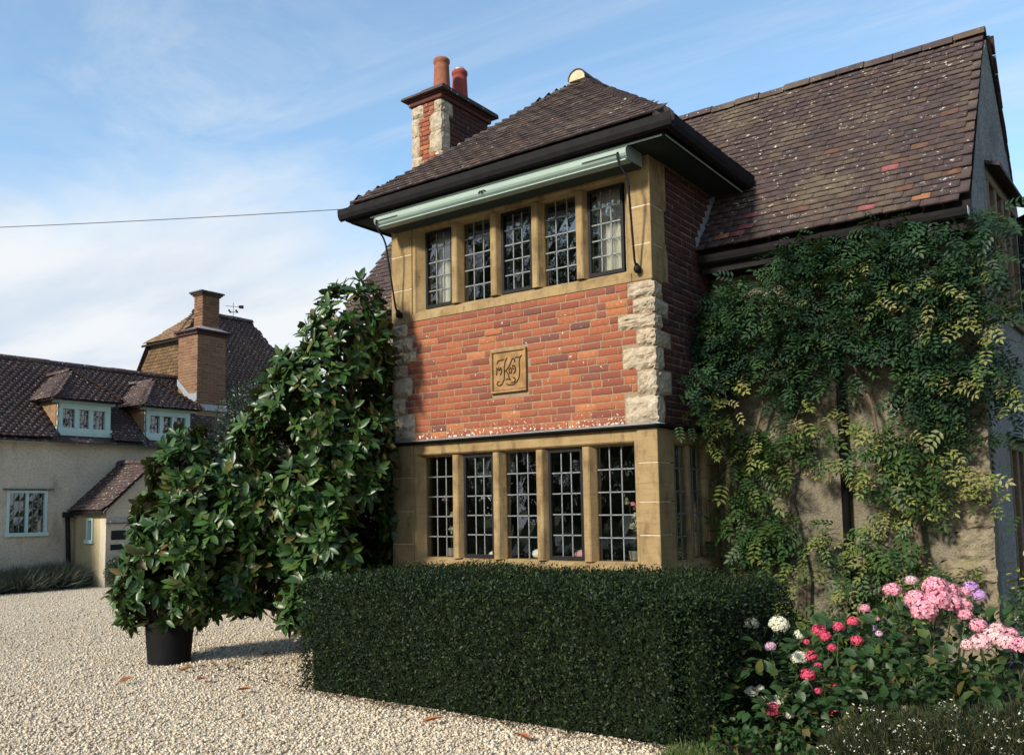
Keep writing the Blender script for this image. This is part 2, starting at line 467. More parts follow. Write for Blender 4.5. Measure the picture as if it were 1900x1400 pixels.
class MB:
    """collects shapes for ONE mesh object"""
    def __init__(s): s.v, s.f = [], []
    def add(s, vs, fs):
        o = len(s.v); s.v += [tuple(map(float, p)) for p in vs]; s.f += [tuple(i+o for i in f) for f in fs]
        return s
    def box(s, x0, x1, y0, y1, z0, z1):
        return s.add([(x0, y0, z0), (x1, y0, z0), (x1, y1, z0), (x0, y1, z0), (x0, y0, z1), (x1, y0, z1), (x1, y1, z1), (x0, y1, z1)],
                     [(0, 3, 2, 1), (4, 5, 6, 7), (0, 1, 5, 4), (1, 2, 6, 5), (2, 3, 7, 6), (3, 0, 4, 7)])
    def prism(s, pts, a, b):
        """closed polygon pts (3D) swept from offset a to offset b"""
        n = len(pts); a, b = np.array(a), np.array(b)
        vs = [np.array(p)+a for p in pts]+[np.array(p)+b for p in pts]
        fs = [(i, (i+1) % n, n+(i+1) % n, n+i) for i in range(n)]+[tuple(range(n))[::-1], tuple(range(n, 2*n))]
        return s.add(vs, fs)
    def tube(s, pts, rad, seg=7, cap=True):
        pts = [np.array(p, float) for p in pts]
        if not hasattr(rad, '__len__'): rad = [rad]*len(pts)
        vs, fs = [], []
        up = None
        for i, p in enumerate(pts):
            d = pts[min(i+1, len(pts)-1)]-pts[max(i-1, 0)]
            d = d/(np.linalg.norm(d)+1e-9)
            if up is None:
                up = np.cross(d, (0, 0, 1) if abs(d[2]) < .9 else (1, 0, 0))
            a = up-d*(up@d); a /= np.linalg.norm(a)+1e-9; up = a
            b = np.cross(d, a)
            for k in range(seg):
                t = 2*math.pi*k/seg
                vs.append(p+rad[i]*(math.cos(t)*a+math.sin(t)*b))
        for i in range(len(pts)-1):
            for k in range(seg):
                fs.append((i*seg+k, i*seg+(k+1) % seg, (i+1)*seg+(k+1) % seg, (i+1)*seg+k))
        if cap:
            fs.append(tuple(range(seg))[::-1]); n = (len(pts)-1)*seg
            fs.append(tuple(range(n, n+seg)))
        return s.add(vs, fs)
    def lathe(s, prof, c, seg=20, cap=True):
        vs, fs = [], []
        for r, z in prof:
            for k in range(seg):
                t = 2*math.pi*k/seg
                vs.append((c[0]+r*math.cos(t), c[1]+r*math.sin(t), c[2]+z))
        for i in range(len(prof)-1):
            for k in range(seg):
                fs.append((i*seg+k, i*seg+(k+1) % seg, (i+1)*seg+(k+1) % seg, (i+1)*seg+k))
        if cap: fs.append(tuple(range(seg))[::-1])
        return s.add(vs, fs)
    def mesh(s, bevel=0, smooth=False, segs=1):
        me = bpy.data.meshes.new('mesh')
        me.from_pydata(s.v, [], s.f)
        bm = bmesh.new(); bm.from_mesh(me)
        bmesh.ops.recalc_face_normals(bm, faces=bm.faces)
        if bevel: bmesh.ops.bevel(bm, geom=list(bm.edges), offset=bevel, segments=segs, affect='EDGES', profile=.5)
        bm.to_mesh(me); bm.free()
        if smooth: me.polygons.foreach_set('use_smooth', np.ones(len(me.polygons), bool))
        return me
    def obj(s, name, mat, parent=None, bevel=0, smooth=False, segs=1):
        return link(name, s.mesh(bevel, smooth, segs), mat, parent)
def box(name, mat, parent, x0, x1, y0, y1, z0, z1, bevel=0):
    return MB().box(x0, x1, y0, y1, z0, z1).obj(name, mat, parent, bevel)
def wall(name, mat, parent, fr, u0, u1, v0, v1, th, holes=()):
    """slab with openings. fr(u, v, d) -> world point, d is the depth behind the face"""
    us = sorted({u0, u1, *[h[0] for h in holes], *[h[1] for h in holes]})
    vs = sorted({v0, v1, *[h[2] for h in holes], *[h[3] for h in holes]})
    solid = lambda i, j: 0 <= i < len(us)-1 and 0 <= j < len(vs)-1 and not any(
        h[0]-1e-6 <= us[i] and us[i+1] <= h[1]+1e-6 and h[2]-1e-6 <= vs[j] and vs[j+1] <= h[3]+1e-6 for h in holes)
    b = MB()
    for i in range(len(us)-1):
        for j in range(len(vs)-1):
            if not solid(i, j): continue
            a, c, d, e = us[i], us[i+1], vs[j], vs[j+1]
            for dd in (0, th): b.add([fr(a, d, dd), fr(c, d, dd), fr(c, e, dd), fr(a, e, dd)], [(0, 1, 2, 3)])
            if not solid(i-1, j): b.add([fr(a, d, 0), fr(a, e, 0), fr(a, e, th), fr(a, d, th)], [(0, 1, 2, 3)])
            if not solid(i+1, j): b.add([fr(c, d, 0), fr(c, e, 0), fr(c, e, th), fr(c, d, th)], [(0, 1, 2, 3)])
            if not solid(i, j-1): b.add([fr(a, d, 0), fr(c, d, 0), fr(c, d, th), fr(a, d, th)], [(0, 1, 2, 3)])
            if not solid(i, j+1): b.add([fr(a, e, 0), fr(c, e, 0), fr(c, e, th), fr(a, e, th)], [(0, 1, 2, 3)])
    me = bpy.data.meshes.new('mesh'); me.from_pydata(b.v, [], b.f)
    bm = bmesh.new(); bm.from_mesh(me); bmesh.ops.remove_doubles(bm, verts=bm.verts, dist=1e-4)
    bmesh.ops.recalc_face_normals(bm, faces=bm.faces); bm.to_mesh(me); bm.free()
    return link(name, me, mat, parent)
def unit(v):
    v = np.asarray(v, float)
    return v/(np.linalg.norm(v, axis=-1, keepdims=True)+1e-12)
def frames(d, nrm):
    """rotation matrices with y axis = d and z axis close to nrm"""
    d = unit(d); x = unit(np.cross(d, nrm)); z = np.cross(x, d)
    return np.stack([x, d, z], axis=-1)
def depth(P):
    return (np.asarray(P)-CAM)@_f

# ---- roof tiles
def tile_template(w=.165, l=.21, t=.020):
    # x across, y up the slope (tail at 0), z off the roof; slight camber, tail lifted on the course below
    a = w/2-.0015
    V = np.array([(-a, 0, .030), (0, 0, .033), (a, 0, .030), (-a, l, .004), (0, l, .006), (a, l, .004),
                  (-a, 0, .030-t), (0, 0, .033-t), (a, 0, .030-t)])
    F = np.array([(0, 1, 4, 3), (1, 2, 5, 4), (6, 7, 1, 0), (7, 8, 2, 1), (6, 0, 3, 3), (8, 5, 2, 2)])
    T = []
    for f in F:
        T.append((f[0], f[1], f[2]))
        if f[3] != f[2]: T.append((f[0], f[2], f[3]))
    return V, np.array(T)
TILE_V, TILE_F = tile_template()
TILE_EDGE = np.array([0, 0, 0, 0, 1, 1, 1, 1, 1, 1], np.int32)
TILE_ME = {}
def tile_mesh(mat):
    if mat not in TILE_ME:
        me = mesh_np(TILE_V, TILE_F); me.materials.append(M[mat]); me.materials.append(edge_of(mat))
        me.polygons.foreach_set('material_index', TILE_EDGE); TILE_ME[mat] = me
    return TILE_ME[mat]
def lay_tiles(O, u, v, inside, umax, vmax, umin=0.0, gauge=.1, w=.165, jit=1.0, wave=.012):
    """tile placements on the plane O + a*u + b*v; inside(a, b) keeps those on the roof"""
    O, u, v = map(lambda q: np.asarray(q, float), (O, u, v))
    u, v = unit(u), unit(v); n = unit(np.cross(u, v))
    A, T = [], []
    rows = int(vmax/gauge)+1
    ph = RNG.random(4)*6
    for i in range(rows):
        b = i*gauge
        for j in range(int((umax-umin)/w)+2):
            a = umin+(j+(.5 if i % 2 else 0))*w
            if not inside(a, b+.03): continue
            db = RNG.normal(0, .0045)*jit+wave*math.sin(a*1.7+ph[0]+b*.8)*math.sin(b*1.3+ph[1])+.005*math.sin(a*5+ph[2]+i)
            lift = wave*.8*math.sin(a*1.1+ph[3])*math.sin(b*2+ph[0])+abs(RNG.normal(0, .0022))*jit
            ang = RNG.normal(0, .016)*jit; tl = RNG.normal(0, .018)*jit; rl = RNG.normal(0, .015)*jit
            x = u*math.cos(ang)+v*math.sin(ang); y = v*math.cos(ang)-u*math.sin(ang)
            y = unit(y+n*tl); x = unit(x+n*rl); z = np.cross(x, y)
            A.append(np.stack([x, y, z], -1)); T.append(O+a*u+(b+db)*v+n*(lift+.006))
    return np.array(A), np.array(T)
def edge_of(mat):
    return M['tile_edge'] if mat in ('roof_tile', 'pink_tile', 'orange_tile', 'rust_tile') else M['far_edge']
def tiles(parent, A, T, mat, single=0, special=None, name='tile', rest='tile_field'):
    """the nearest become objects of their own, the others one joined field"""
    special = special or {}
    order = np.argsort(depth(T))
    keep = set(order[:single].tolist()) | set(special)
    for i in sorted(keep):
        link(name, tile_mesh(special.get(i, mat)), None, parent, mw=mat4(A[i], T[i]))
    r = [i for i in range(len(T)) if i not in keep]
    if r:
        me = bake(TILE_V, TILE_F, A[r], T[r])
        me.materials.append(M[mat]); me.materials.append(edge_of(mat))
        me.polygons.foreach_set('material_index', np.tile(TILE_EDGE, len(r)))
        o = link(rest, me, None, parent); o['kind'] = 'stuff'
def half_round(p0, p1, side, rad, th=.016, seg=8):
    """a half-round ridge tile from p0 to p1"""
    p0, p1, side = map(lambda q: np.asarray(q, float), (p0, p1, side))
    d = unit(p1-p0); side = unit(side-d*(side@d)); up = np.cross(side, d)
    if up[2] < 0: up = -up
    vs, fs = [], []
    for p in (p0, p1):
        for r in (rad, rad-th):
            for k in range(seg+1):
                t = math.pi*k/seg
                vs.append(p+r*(math.cos(t)*side+math.sin(t)*up))
    m = seg+1
    for k in range(seg):
        fs += [(k, k+1, 2*m+k+1, 2*m+k), (m+k, 3*m+k, 3*m+k+1, m+k+1), (k, m+k, m+k+1, k+1), (2*m+k, 2*m+k+1, 3*m+k+1, 3*m+k)]
    fs += [(0, 2*m, 3*m, m), (seg, m+seg, 3*m+seg, 2*m+seg)]
    return MB().add(vs, fs)
def ridge(parent, p0, p1, side, rad, mat, step=.33):
    p0, p1 = np.array(p0, float), np.array(p1, float)
    L = np.linalg.norm(p1-p0); n = max(1, round(L/step)); d = (p1-p0)/L
    for i in range(n):
        j = np.array((0, 0, RNG.normal(0, .006)))
        half_round(p0+d*(L*i/n)+j, p0+d*(L*(i+1)/n-.008)+j, side, rad*(1+RNG.normal(0, .03))).obj('ridge_tile', mat, parent)
def bonnets(parent, p0, p1, s1, s2, mat, step=.11, rad=.095, ln=.23, lift=.04):
    """hip tiles stepping up a hip from p0 to p1"""
    p0, p1 = np.array(p0, float), np.array(p1, float)
    L = np.linalg.norm(p1-p0); d = (p1-p0)/L
    side = unit(np.cross(d, (0, 0, 1)))
    hz = unit(np.array((d[0], d[1], 0)))
    for i in range(int((L-ln)/step)+1):
        a = p0+d*(i*step)+np.array((0, 0, lift+RNG.normal(0, .004)))
        b = a+d*ln-np.array((0, 0, .045))
        seg, vs, fs = 6, [], []
        for p, r in ((a, rad), (b, rad*.55)):
            for rr in (r, r-.014):
                for k in range(seg+1):
                    t = math.pi*k/seg
                    vs.append(p+rr*(math.cos(t)*side*1.15+(math.sin(t)-.55)*np.array((0, 0, 1))))
        m = seg+1
        for k in range(seg):
            fs += [(k, k+1, 2*m+k+1, 2*m+k), (m+k, 3*m+k, 3*m+k+1, m+k+1), (k, m+k, m+k+1, k+1)]
        fs += [tuple(range(m))]
        MB().add(vs, fs).obj('hip_tile', mat, parent)

# ---- bricks
def brick_template(k):
    r = np.random.default_rng(k)
    # front face at y=0 (towards -Y), x 0..1, z 0..1 handled by scaling; chamfer in metres is close enough
    e = .035; f = .07
    V = [(0, 1, 0), (1, 1, 0), (1, 1, 1), (0, 1, 1), (0, .12, 0), (1, .12, 0), (1, .12, 1), (0, .12, 1),
         (e, 0, f), (1-e, 0, f), (1-e, 0, 1-f), (e, 0, 1-f)]
    V = np.array(V, float)
    V[4:, 0] += r.normal(0, .008, 8); V[4:, 2] += r.normal(0, .03, 8); V[8:, 1] += r.normal(0, .03, 4)
    Q = [(8, 9, 10, 11), (4, 5, 9, 8), (5, 6, 10, 9), (6, 7, 11, 10), (7, 4, 8, 11), (0, 1, 5, 4), (1, 2, 6, 5), (2, 3, 7, 6), (3, 0, 4, 7)]
    return V, np.array(Q)
BRICKS = [brick_template(k) for k in range(7)]
BRICK_ME = {}
def brick_obj(parent, mat, k, A, T, name='brick'):
    if (k, mat) not in BRICK_ME:
        me = mesh_np(*BRICKS[k]); me.materials.append(M[mat]); BRICK_ME[(k, mat)] = me
    return link(name, BRICK_ME[(k, mat)], None, parent, mw=mat4(A, T))
def brickwork(parent, O, u, n, width, height, mat='brick', course=.0765, ln=.228, jt=.011, hole=lambda a0, a1, b0, b1: None, single=True, dp=.035, headers=None):
    """courses on the plane O + a*u + b*z; n points out of the wall"""
    O, u, n = np.array(O, float), np.array(u, float), np.array(n, float)
    rows = int(round(height/course)); ch = height/rows
    AA, TT = [], []
    for i in range(rows):
        hd = headers is not None and headers(i)
        bl = .108 if hd else ln
        a = (-.12 if i % 2 else 0.0)+RNG.normal(0, .006)-(0.0 if not hd else .03)
        while a < width:
            l = bl+RNG.normal(0, .006)
            if not hd and RNG.random() < .1: l = .105
            a0, a1 = max(a, .0), min(a+l, width)
            rs = hole(a0, a1, i*ch, i*ch+ch-jt)
            segs = [(a0, a1)] if rs is None else rs
            for (p, q) in segs:
                if q-p < .03: continue
                pr = max(-.0015, RNG.normal(.001, .0022))
                A = np.stack([u*(q-p), -n*dp, np.array((0, 0, 1))*(ch-jt)*(1+RNG.normal(0, .02))], -1)
                AA.append(A); TT.append(O+u*p+np.array((0, 0, 1))*(i*ch+jt/2+RNG.normal(0, .0012))+n*pr)
            a += l+jt
    if single:
        for A, T in zip(AA, TT): brick_obj(parent, mat, int(RNG.integers(7)), A, T)
    else:
        o = link('brick_field', bake(*BRICKS[0], np.array(AA), np.array(TT)), mat, parent); o['kind'] = 'stuff'
def rough_block(name, parent, x0, x1, z0, z1, fr, proud=.03, n=7, mat='rough_stone', seed=0):
    """a hammer-dressed block with an uneven face; fr(u, v, d) maps to the world (d < 0 is proud)"""
    r = np.random.default_rng(seed)
    g = r.normal(0, 1, (n+1, n+1))
    g = (g+np.roll(g, 1, 0)+np.roll(g, 1, 1))/2.2
    b = MB(); vs, fs = [], []
    for i in range(n+1):
        for j in range(n+1):
            p, q = i/n, j/n
            e = min(p, 1-p, q, 1-q)*2
            cx = x0+(x1-x0)*p; cz = z0+(z1-z0)*q
            if 0 < i < n: cz += r.normal(0, .006) if j in (0, n) else r.normal(0, .003)
            if 0 < j < n: cx += r.normal(0, .006) if i in (0, n) else r.normal(0, .003)
            if i in (0, n) and j in (0, n):
                cx += (.018 if i == 0 else -.018)*r.random()*1.3; cz += (.014 if j == 0 else -.014)*r.random()*1.3
            dp = -proud*min(1, e*2.4)-(g[i, j]*.011 if e > 0 else -.004)
            vs.append(fr(cx, cz, dp if e > 0 else 0.004))
    for i in range(n):
        for j in range(n):
            a = i*(n+1)+j
            fs.append((a, a+n+1, a+n+2, a+1))
    b.add(vs, fs)
    rim = [i*(n+1) for i in range(n+1)]+[n*(n+1)+j for j in range(1, n+1)]+[i*(n+1)+n for i in range(n-1, -1, -1)]+[j for j in range(n-1, 0, -1)]
    o = len(b.v)
    cxm, czm = (x0+x1)/2, (z0+z1)/2
    back = []
    for k in rim:
        p, q = (k//(n+1))/n, (k % (n+1))/n
        back.append(fr(x0+(x1-x0)*p, z0+(z1-z0)*q, .05))
    b.v += [tuple(map(float, p)) for p in back]
    for k in range(len(rim)):
        b.f.append((rim[k], rim[(k+1) % len(rim)], o+(k+1) % len(rim), o+k))
    return b.obj(name, mat, parent)

# ---- leaves
def leaf_template(w=.36, st=((0, 0), (.2, .7), (.48, 1.0), (.78, .66), (1, 0)), fold=.10, droop=.16):
    """leaf of length 1 along +y"""
    V, Fc = [], []
    idx = []
    for t, hw in st:
        z = -droop*t*t
        c = len(V); V.append((0, t, z))
        if hw > 0:
            V.append((-w/2*hw, t, z+fold*hw)); V.append((w/2*hw, t, z+fold*hw)); idx.append((c, c+1, c+2))
        else: idx.append((c, None, None))
    for a, b in zip(idx, idx[1:]):
        if a[1] is None: Fc += [(a[0], b[0], b[1]), (a[0], b[2], b[0])]
        elif b[1] is None: Fc += [(a[0], b[0], a[1]), (a[0], a[2], b[0])]
        else: Fc += [(a[0], b[0], b[1]), (a[0], b[1], a[1]), (a[0], a[2], b[2]), (a[0], b[2], b[0])]
    return np.array(V), np.array(Fc)
def leaf_cloud(root, mat, T, D, N, S, tmpl, single=0, name='leaf', rest='foliage', mats=None, parent_for=None):
    """leaves at T pointing along D with normals N and sizes S"""
    A = frames(D, N)*np.asarray(S)[:, None, None]
    order = np.argsort(depth(T)) if single else []
    me = None
    keep = set()
    if single:
        keep = set(order[:single].tolist())
        me = mesh_np(*tmpl, smooth=True); me.materials.append(M[mat])
        for i in order[:single]: link(name, me, None, root, mw=mat4(A[i], T[i]))
    r = np.array([i for i in range(len(T)) if i not in keep])
    if len(r):
        o = link(rest, bake(*tmpl, A[r], T[r], smooth=True), mat, root); o['kind'] = 'stuff'
        return o
def rand_dirs(n):
    return unit(RNG.normal(size=(n, 3)))
def blob_points(blobs, n, inner=.0, gap=None):
    """points on (or just inside) the outer skin of a union of ellipsoids (cx,cy,cz,rx,ry,rz), with outward directions"""
    B = np.array(blobs, float)
    area = (B[:, 3]*B[:, 5]+B[:, 4]*B[:, 5]+B[:, 3]*B[:, 4])
    P, N = [], []
    got = 0
    while got < n:
        m = n*3
        k = RNG.choice(len(B), m, p=area/area.sum())
        d = rand_dirs(m)
        s = 1-RNG.random(m)**2*inner
        p = B[k, :3]+d*B[k, 3:]*s[:, None]
        nn = unit(d/B[k, 3:])
        q = (p[:, None, :]-B[None, :, :3])/B[None, :, 3:]
        e = (q**2).sum(-1); e[np.arange(m), k] = 9
        ok = e.min(1) > (.80 if inner else .9)
        if gap is not None: ok &= gap(p)
        P.append(p[ok]); N.append(nn[ok]); got += ok.sum()
    return np.concatenate(P)[:n], np.concatenate(N)[:n]
def wob(p, f=1.0, ph=0.0):
    """cheap smooth 3-D wobble, -1..1"""
    x, y, z = p[:, 0]*f, p[:, 1]*f, p[:, 2]*f
    return (np.sin(x*2.1+1.3*np.sin(z*1.7+ph)+ph)+np.sin(y*2.6+1.1*np.sin(x*1.9)+2*ph)+np.sin(z*2.3+1.2*np.sin(y*2.2+ph)))/3

# ================================================================== THE GROUND
def ground():
    g = MB().add([(-400, -400, 0), (400, -400, 0), (400, 400, 0), (-400, 400, 0)], [(0, 1, 2, 3)]).obj('ground', 'lawn')
    tag(g, 'open grassy ground running out to the horizon', 'ground', kind='structure')
    pts = [(-40, -30), (14, -30), (14, -5.2), (4.6, -4.0), (2.6, -3.15), (1.45, -2.55), (1.2, -1.2), (.2, 1.2), (-5.4, 4), (-15.95, 9), (-15.95, -30)]
    n = len(pts)
    g = MB().add([(x, y, .012) for x, y in pts], [tuple(range(n))]).obj('gravel_drive', 'gravel_bed')
    tag(g, 'pale gravel drive in front of the houses', 'drive', kind='structure')
    pts = [(1.35, -2.62), (2.6, -3.2), (4.6, -4.05), (14, -5.3), (14, 6), (2.6, 6), (2.6, 1.4), (.1, 1.4), (.1, .1), (-3.4, .1), (-3.4, -.6), (1.0, -.6)]
    n = len(pts)
    g = MB().add([(x, y, .022) for x, y in pts], [tuple(range(n))]).obj('flower_bed', 'soil')
    tag(g, 'dark soil of the flower bed below the house wall', 'flower bed', kind='structure')
    # loose stones: a joined field, denser near the viewer
    N = 190000
    th = YAW+R(-36)+RNG.random(N)*R(64)
    r = 3.6*np.exp(RNG.random(N)*math.log(21/3.6))
    x, y = CAM[0]+np.sin(th)*r, CAM[1]+np.cos(th)*r
    ok = (y < -2.3-np.clip(x-1.2, 0, 9)*.45) | ((x < -2.5) & (y < 1.2-.3*(x+5)) & ~((x > -3.6) & (y > -.4)))
    ok &= (x > -15.8)
    x, y = x[ok], y[ok]; N = len(x)
    V = np.array([(1, 0, 0), (-1, 0, 0), (0, 1, 0), (0, -1, 0), (0, 0, 1), (0, 0, -1)], float)
    V[:, :] += RNG.normal(0, .12, V.shape)
    F = np.array([(0, 2, 4), (2, 1, 4), (1, 3, 4), (3, 0, 4), (2, 0, 5), (1, 2, 5), (3, 1, 5), (0, 3, 5)])
    d = rand_dirs(N); d[:, 2] *= .35
    nn = rand_dirs(N)*.5+np.array((0, 0, 1))
    s = (RNG.gamma(8, .0108/8, N)).clip(.004, .022)
    A = frames(d, nn)*s[:, None, None]
    A[:, :, 0] *= RNG.uniform(.8, 1.3, N)[:, None]; A[:, :, 2] *= RNG.uniform(.55, .85, N)[:, None]
    T = np.stack([x, y, .014+s*.38*RNG.random(N)], -1)
    g = link('gravel', bake(V, F, A, T), 'stone_chip')
    tag(g, 'loose pale gravel stones covering the drive', 'gravel', kind='stuff')
ground()

# ================================================================== THE HOUSE
BW = 3.49                       # bay width, X from -BW to 0, front face at Y = 0
MY = 1.45                       # front wall of the main range
GX = 2.635                      # gable wall
EAVE_Z, RIDGE_Y, RIDGE_Z = 4.31, 2.98, 6.70
house = thing('house', 'red brick and golden stone house with a hipped two storey bay and steep tiled roof', 'house', (-1.5, 3, 0))

def pane_grid(parent, x0, x1, z0, z1, cols, rows, y, fr, frame=None, came=.0055, pane_th=.004, rail=.03):
    """leaded light: panes and cames, each a mesh of its own; fr(u, v, d) maps to the world"""
    if frame:
        b = MB(); t, dpt = rail, .03
        for (a, c, d, e) in ((x0, x0+t, z0, z1), (x1-t, x1, z0, z1), (x0+t, x1-t, z0, z0+t*1.25), (x0+t, x1-t, z1-t, z1)):
            p = [fr(a, d, y-dpt), fr(c, d, y-dpt), fr(c, e, y-dpt), fr(a, e, y-dpt), fr(a, d, y+.015), fr(c, d, y+.015), fr(c, e, y+.015), fr(a, e, y+.015)]
            b.add(p, [(0, 1, 2, 3), (4, 7, 6, 5), (0, 4, 5, 1), (1, 5, 6, 2), (2, 6, 7, 3), (3, 7, 4, 0)])
        b.obj('casement', frame, parent)
        x0, x1, z0, z1 = x0+t, x1-t, z0+t*1.25, z1-t
    w, h = (x1-x0)/cols, (z1-z0)/rows
    for i in range(cols):
        for j in range(rows):
            a, c, d, e = x0+i*w, x0+i*w+w, z0+j*h, z0+j*h+h
            q = RNG.normal(0, .0013, 4)
            P = [fr(a, d, y+q[0]), fr(c, d, y+q[1]), fr(c, e, y+q[2]), fr(a, e, y+q[3])]
            Q = [fr(a, d, y+pane_th+q[0]), fr(c, d, y+pane_th+q[1]), fr(c, e, y+pane_th+q[2]), fr(a, e, y+pane_th+q[3])]
            me = bpy.data.meshes.new('mesh'); me.from_pydata([tuple(p) for p in P], [], [(0, 1, 2), (0, 2, 3)])
            link('pane', me, 'glass', parent)
    def bar(a, c, d, e):
        b = MB()
        p = [fr(a, d, y-.006), fr(c, d, y-.006), fr(c, e, y-.006), fr(a, e, y-.006), fr(a, d, y+.008), fr(c, d, y+.008), fr(c, e, y+.008), fr(a, e, y+.008)]
        b.add(p, [(0, 1, 2, 3), (4, 7, 6, 5), (0, 4, 5, 1), (1, 5, 6, 2), (2, 6, 7, 3), (3, 7, 4, 0)]).obj('lead_came', 'came', parent)
    for i in range(1, cols):
        k = RNG.normal(0, .0025)
        bar(x0+i*w-came+k, x0+i*w+came+k, z0, z1)
    for j in range(1, rows):
        bar(x0, x1, z0+j*h-came*1.1, z0+j*h+came*1.1)

FRONT = lambda u, v, d: (u, d, v)                # bay front
SIDE = lambda u, v, d: (-d, u, v)                # bay right side, u = Y
LEFT = lambda u, v, d: (-BW+d, u, v)
def stone_window(name, parent, lights, half, z0, z1, fr, gl=.125, casements=(), rows=5, cols=3, mull_front=.058, ends=None, lintel=None, sill=None, glazed=True):
    """mullioned stone window; lights = centres of the openings"""
    win = thing_part(name, parent)
    for i in range(len(lights)-1):
        a, b = lights[i]+half, lights[i+1]-half
        m = (a+b)/2; f = mull_front/2
        sec = [(m-f, 0.02), (m+f, 0.02), (m+f+.012, .03), (b, gl-.012), (b, gl+.06), (b-.02, gl+.10), (a+.02, gl+.10), (a, gl+.06), (a, gl-.012), (m-f-.012, .03)]
        pts = [fr(u, z0-.006, d) for u, d in sec]
        dz = np.array(fr(0, z1+.006, 0))-np.array(fr(0, z0-.006, 0))
        mb = MB(); mb.prism(pts, (0, 0, 0), dz); mb.obj('mullion', 'stone', win)
    for i, c in enumerate(lights):
        pane_grid(win, c-half, c+half, z0+.002, z1-.002, cols, rows, gl+(-.012 if i in casements else 0.01), fr, 'black_iron' if i in casements else None)
    return win
def thing_part(name, parent):
    """an Empty for a part that is made of sub-parts"""
    o = bpy.data.objects.new(name, None); COL.objects.link(o); o.empty_display_size = .1
    o.parent = parent
    if parent.name in WM: o.matrix_parent_inverse = WM[parent.name]
    return o
def stone(parent, fr, u0, u1, v0, v1, d0, d1, name='stone_block', mat='stone', bevel=.006):
    p = [fr(u0, v0, d0), fr(u1, v0, d0), fr(u1, v0, d1), fr(u0, v0, d1), fr(u0, v1, d0), fr(u1, v1, d0), fr(u1, v1, d1), fr(u0, v1, d1)]
    return MB().add(p, [(0, 3, 2, 1), (4, 5, 6, 7), (0, 1, 5, 4), (1, 2, 6, 5), (2, 3, 7, 6), (3, 0, 4, 7)]).obj(name, mat, parent, bevel)

LOW_L = [-2.83+.5735*i for i in range(5)]
UP_L = [-2.805+.5625*i for i in range(5)]
LH, UH = .212, .208
Z_SILL0, Z_HEAD0, Z_STR, Z_BR1, Z_SILL1, Z_HEAD1, Z_SOF = 1.035, 2.185, 2.345, 3.795, 3.945, 4.87, 5.06

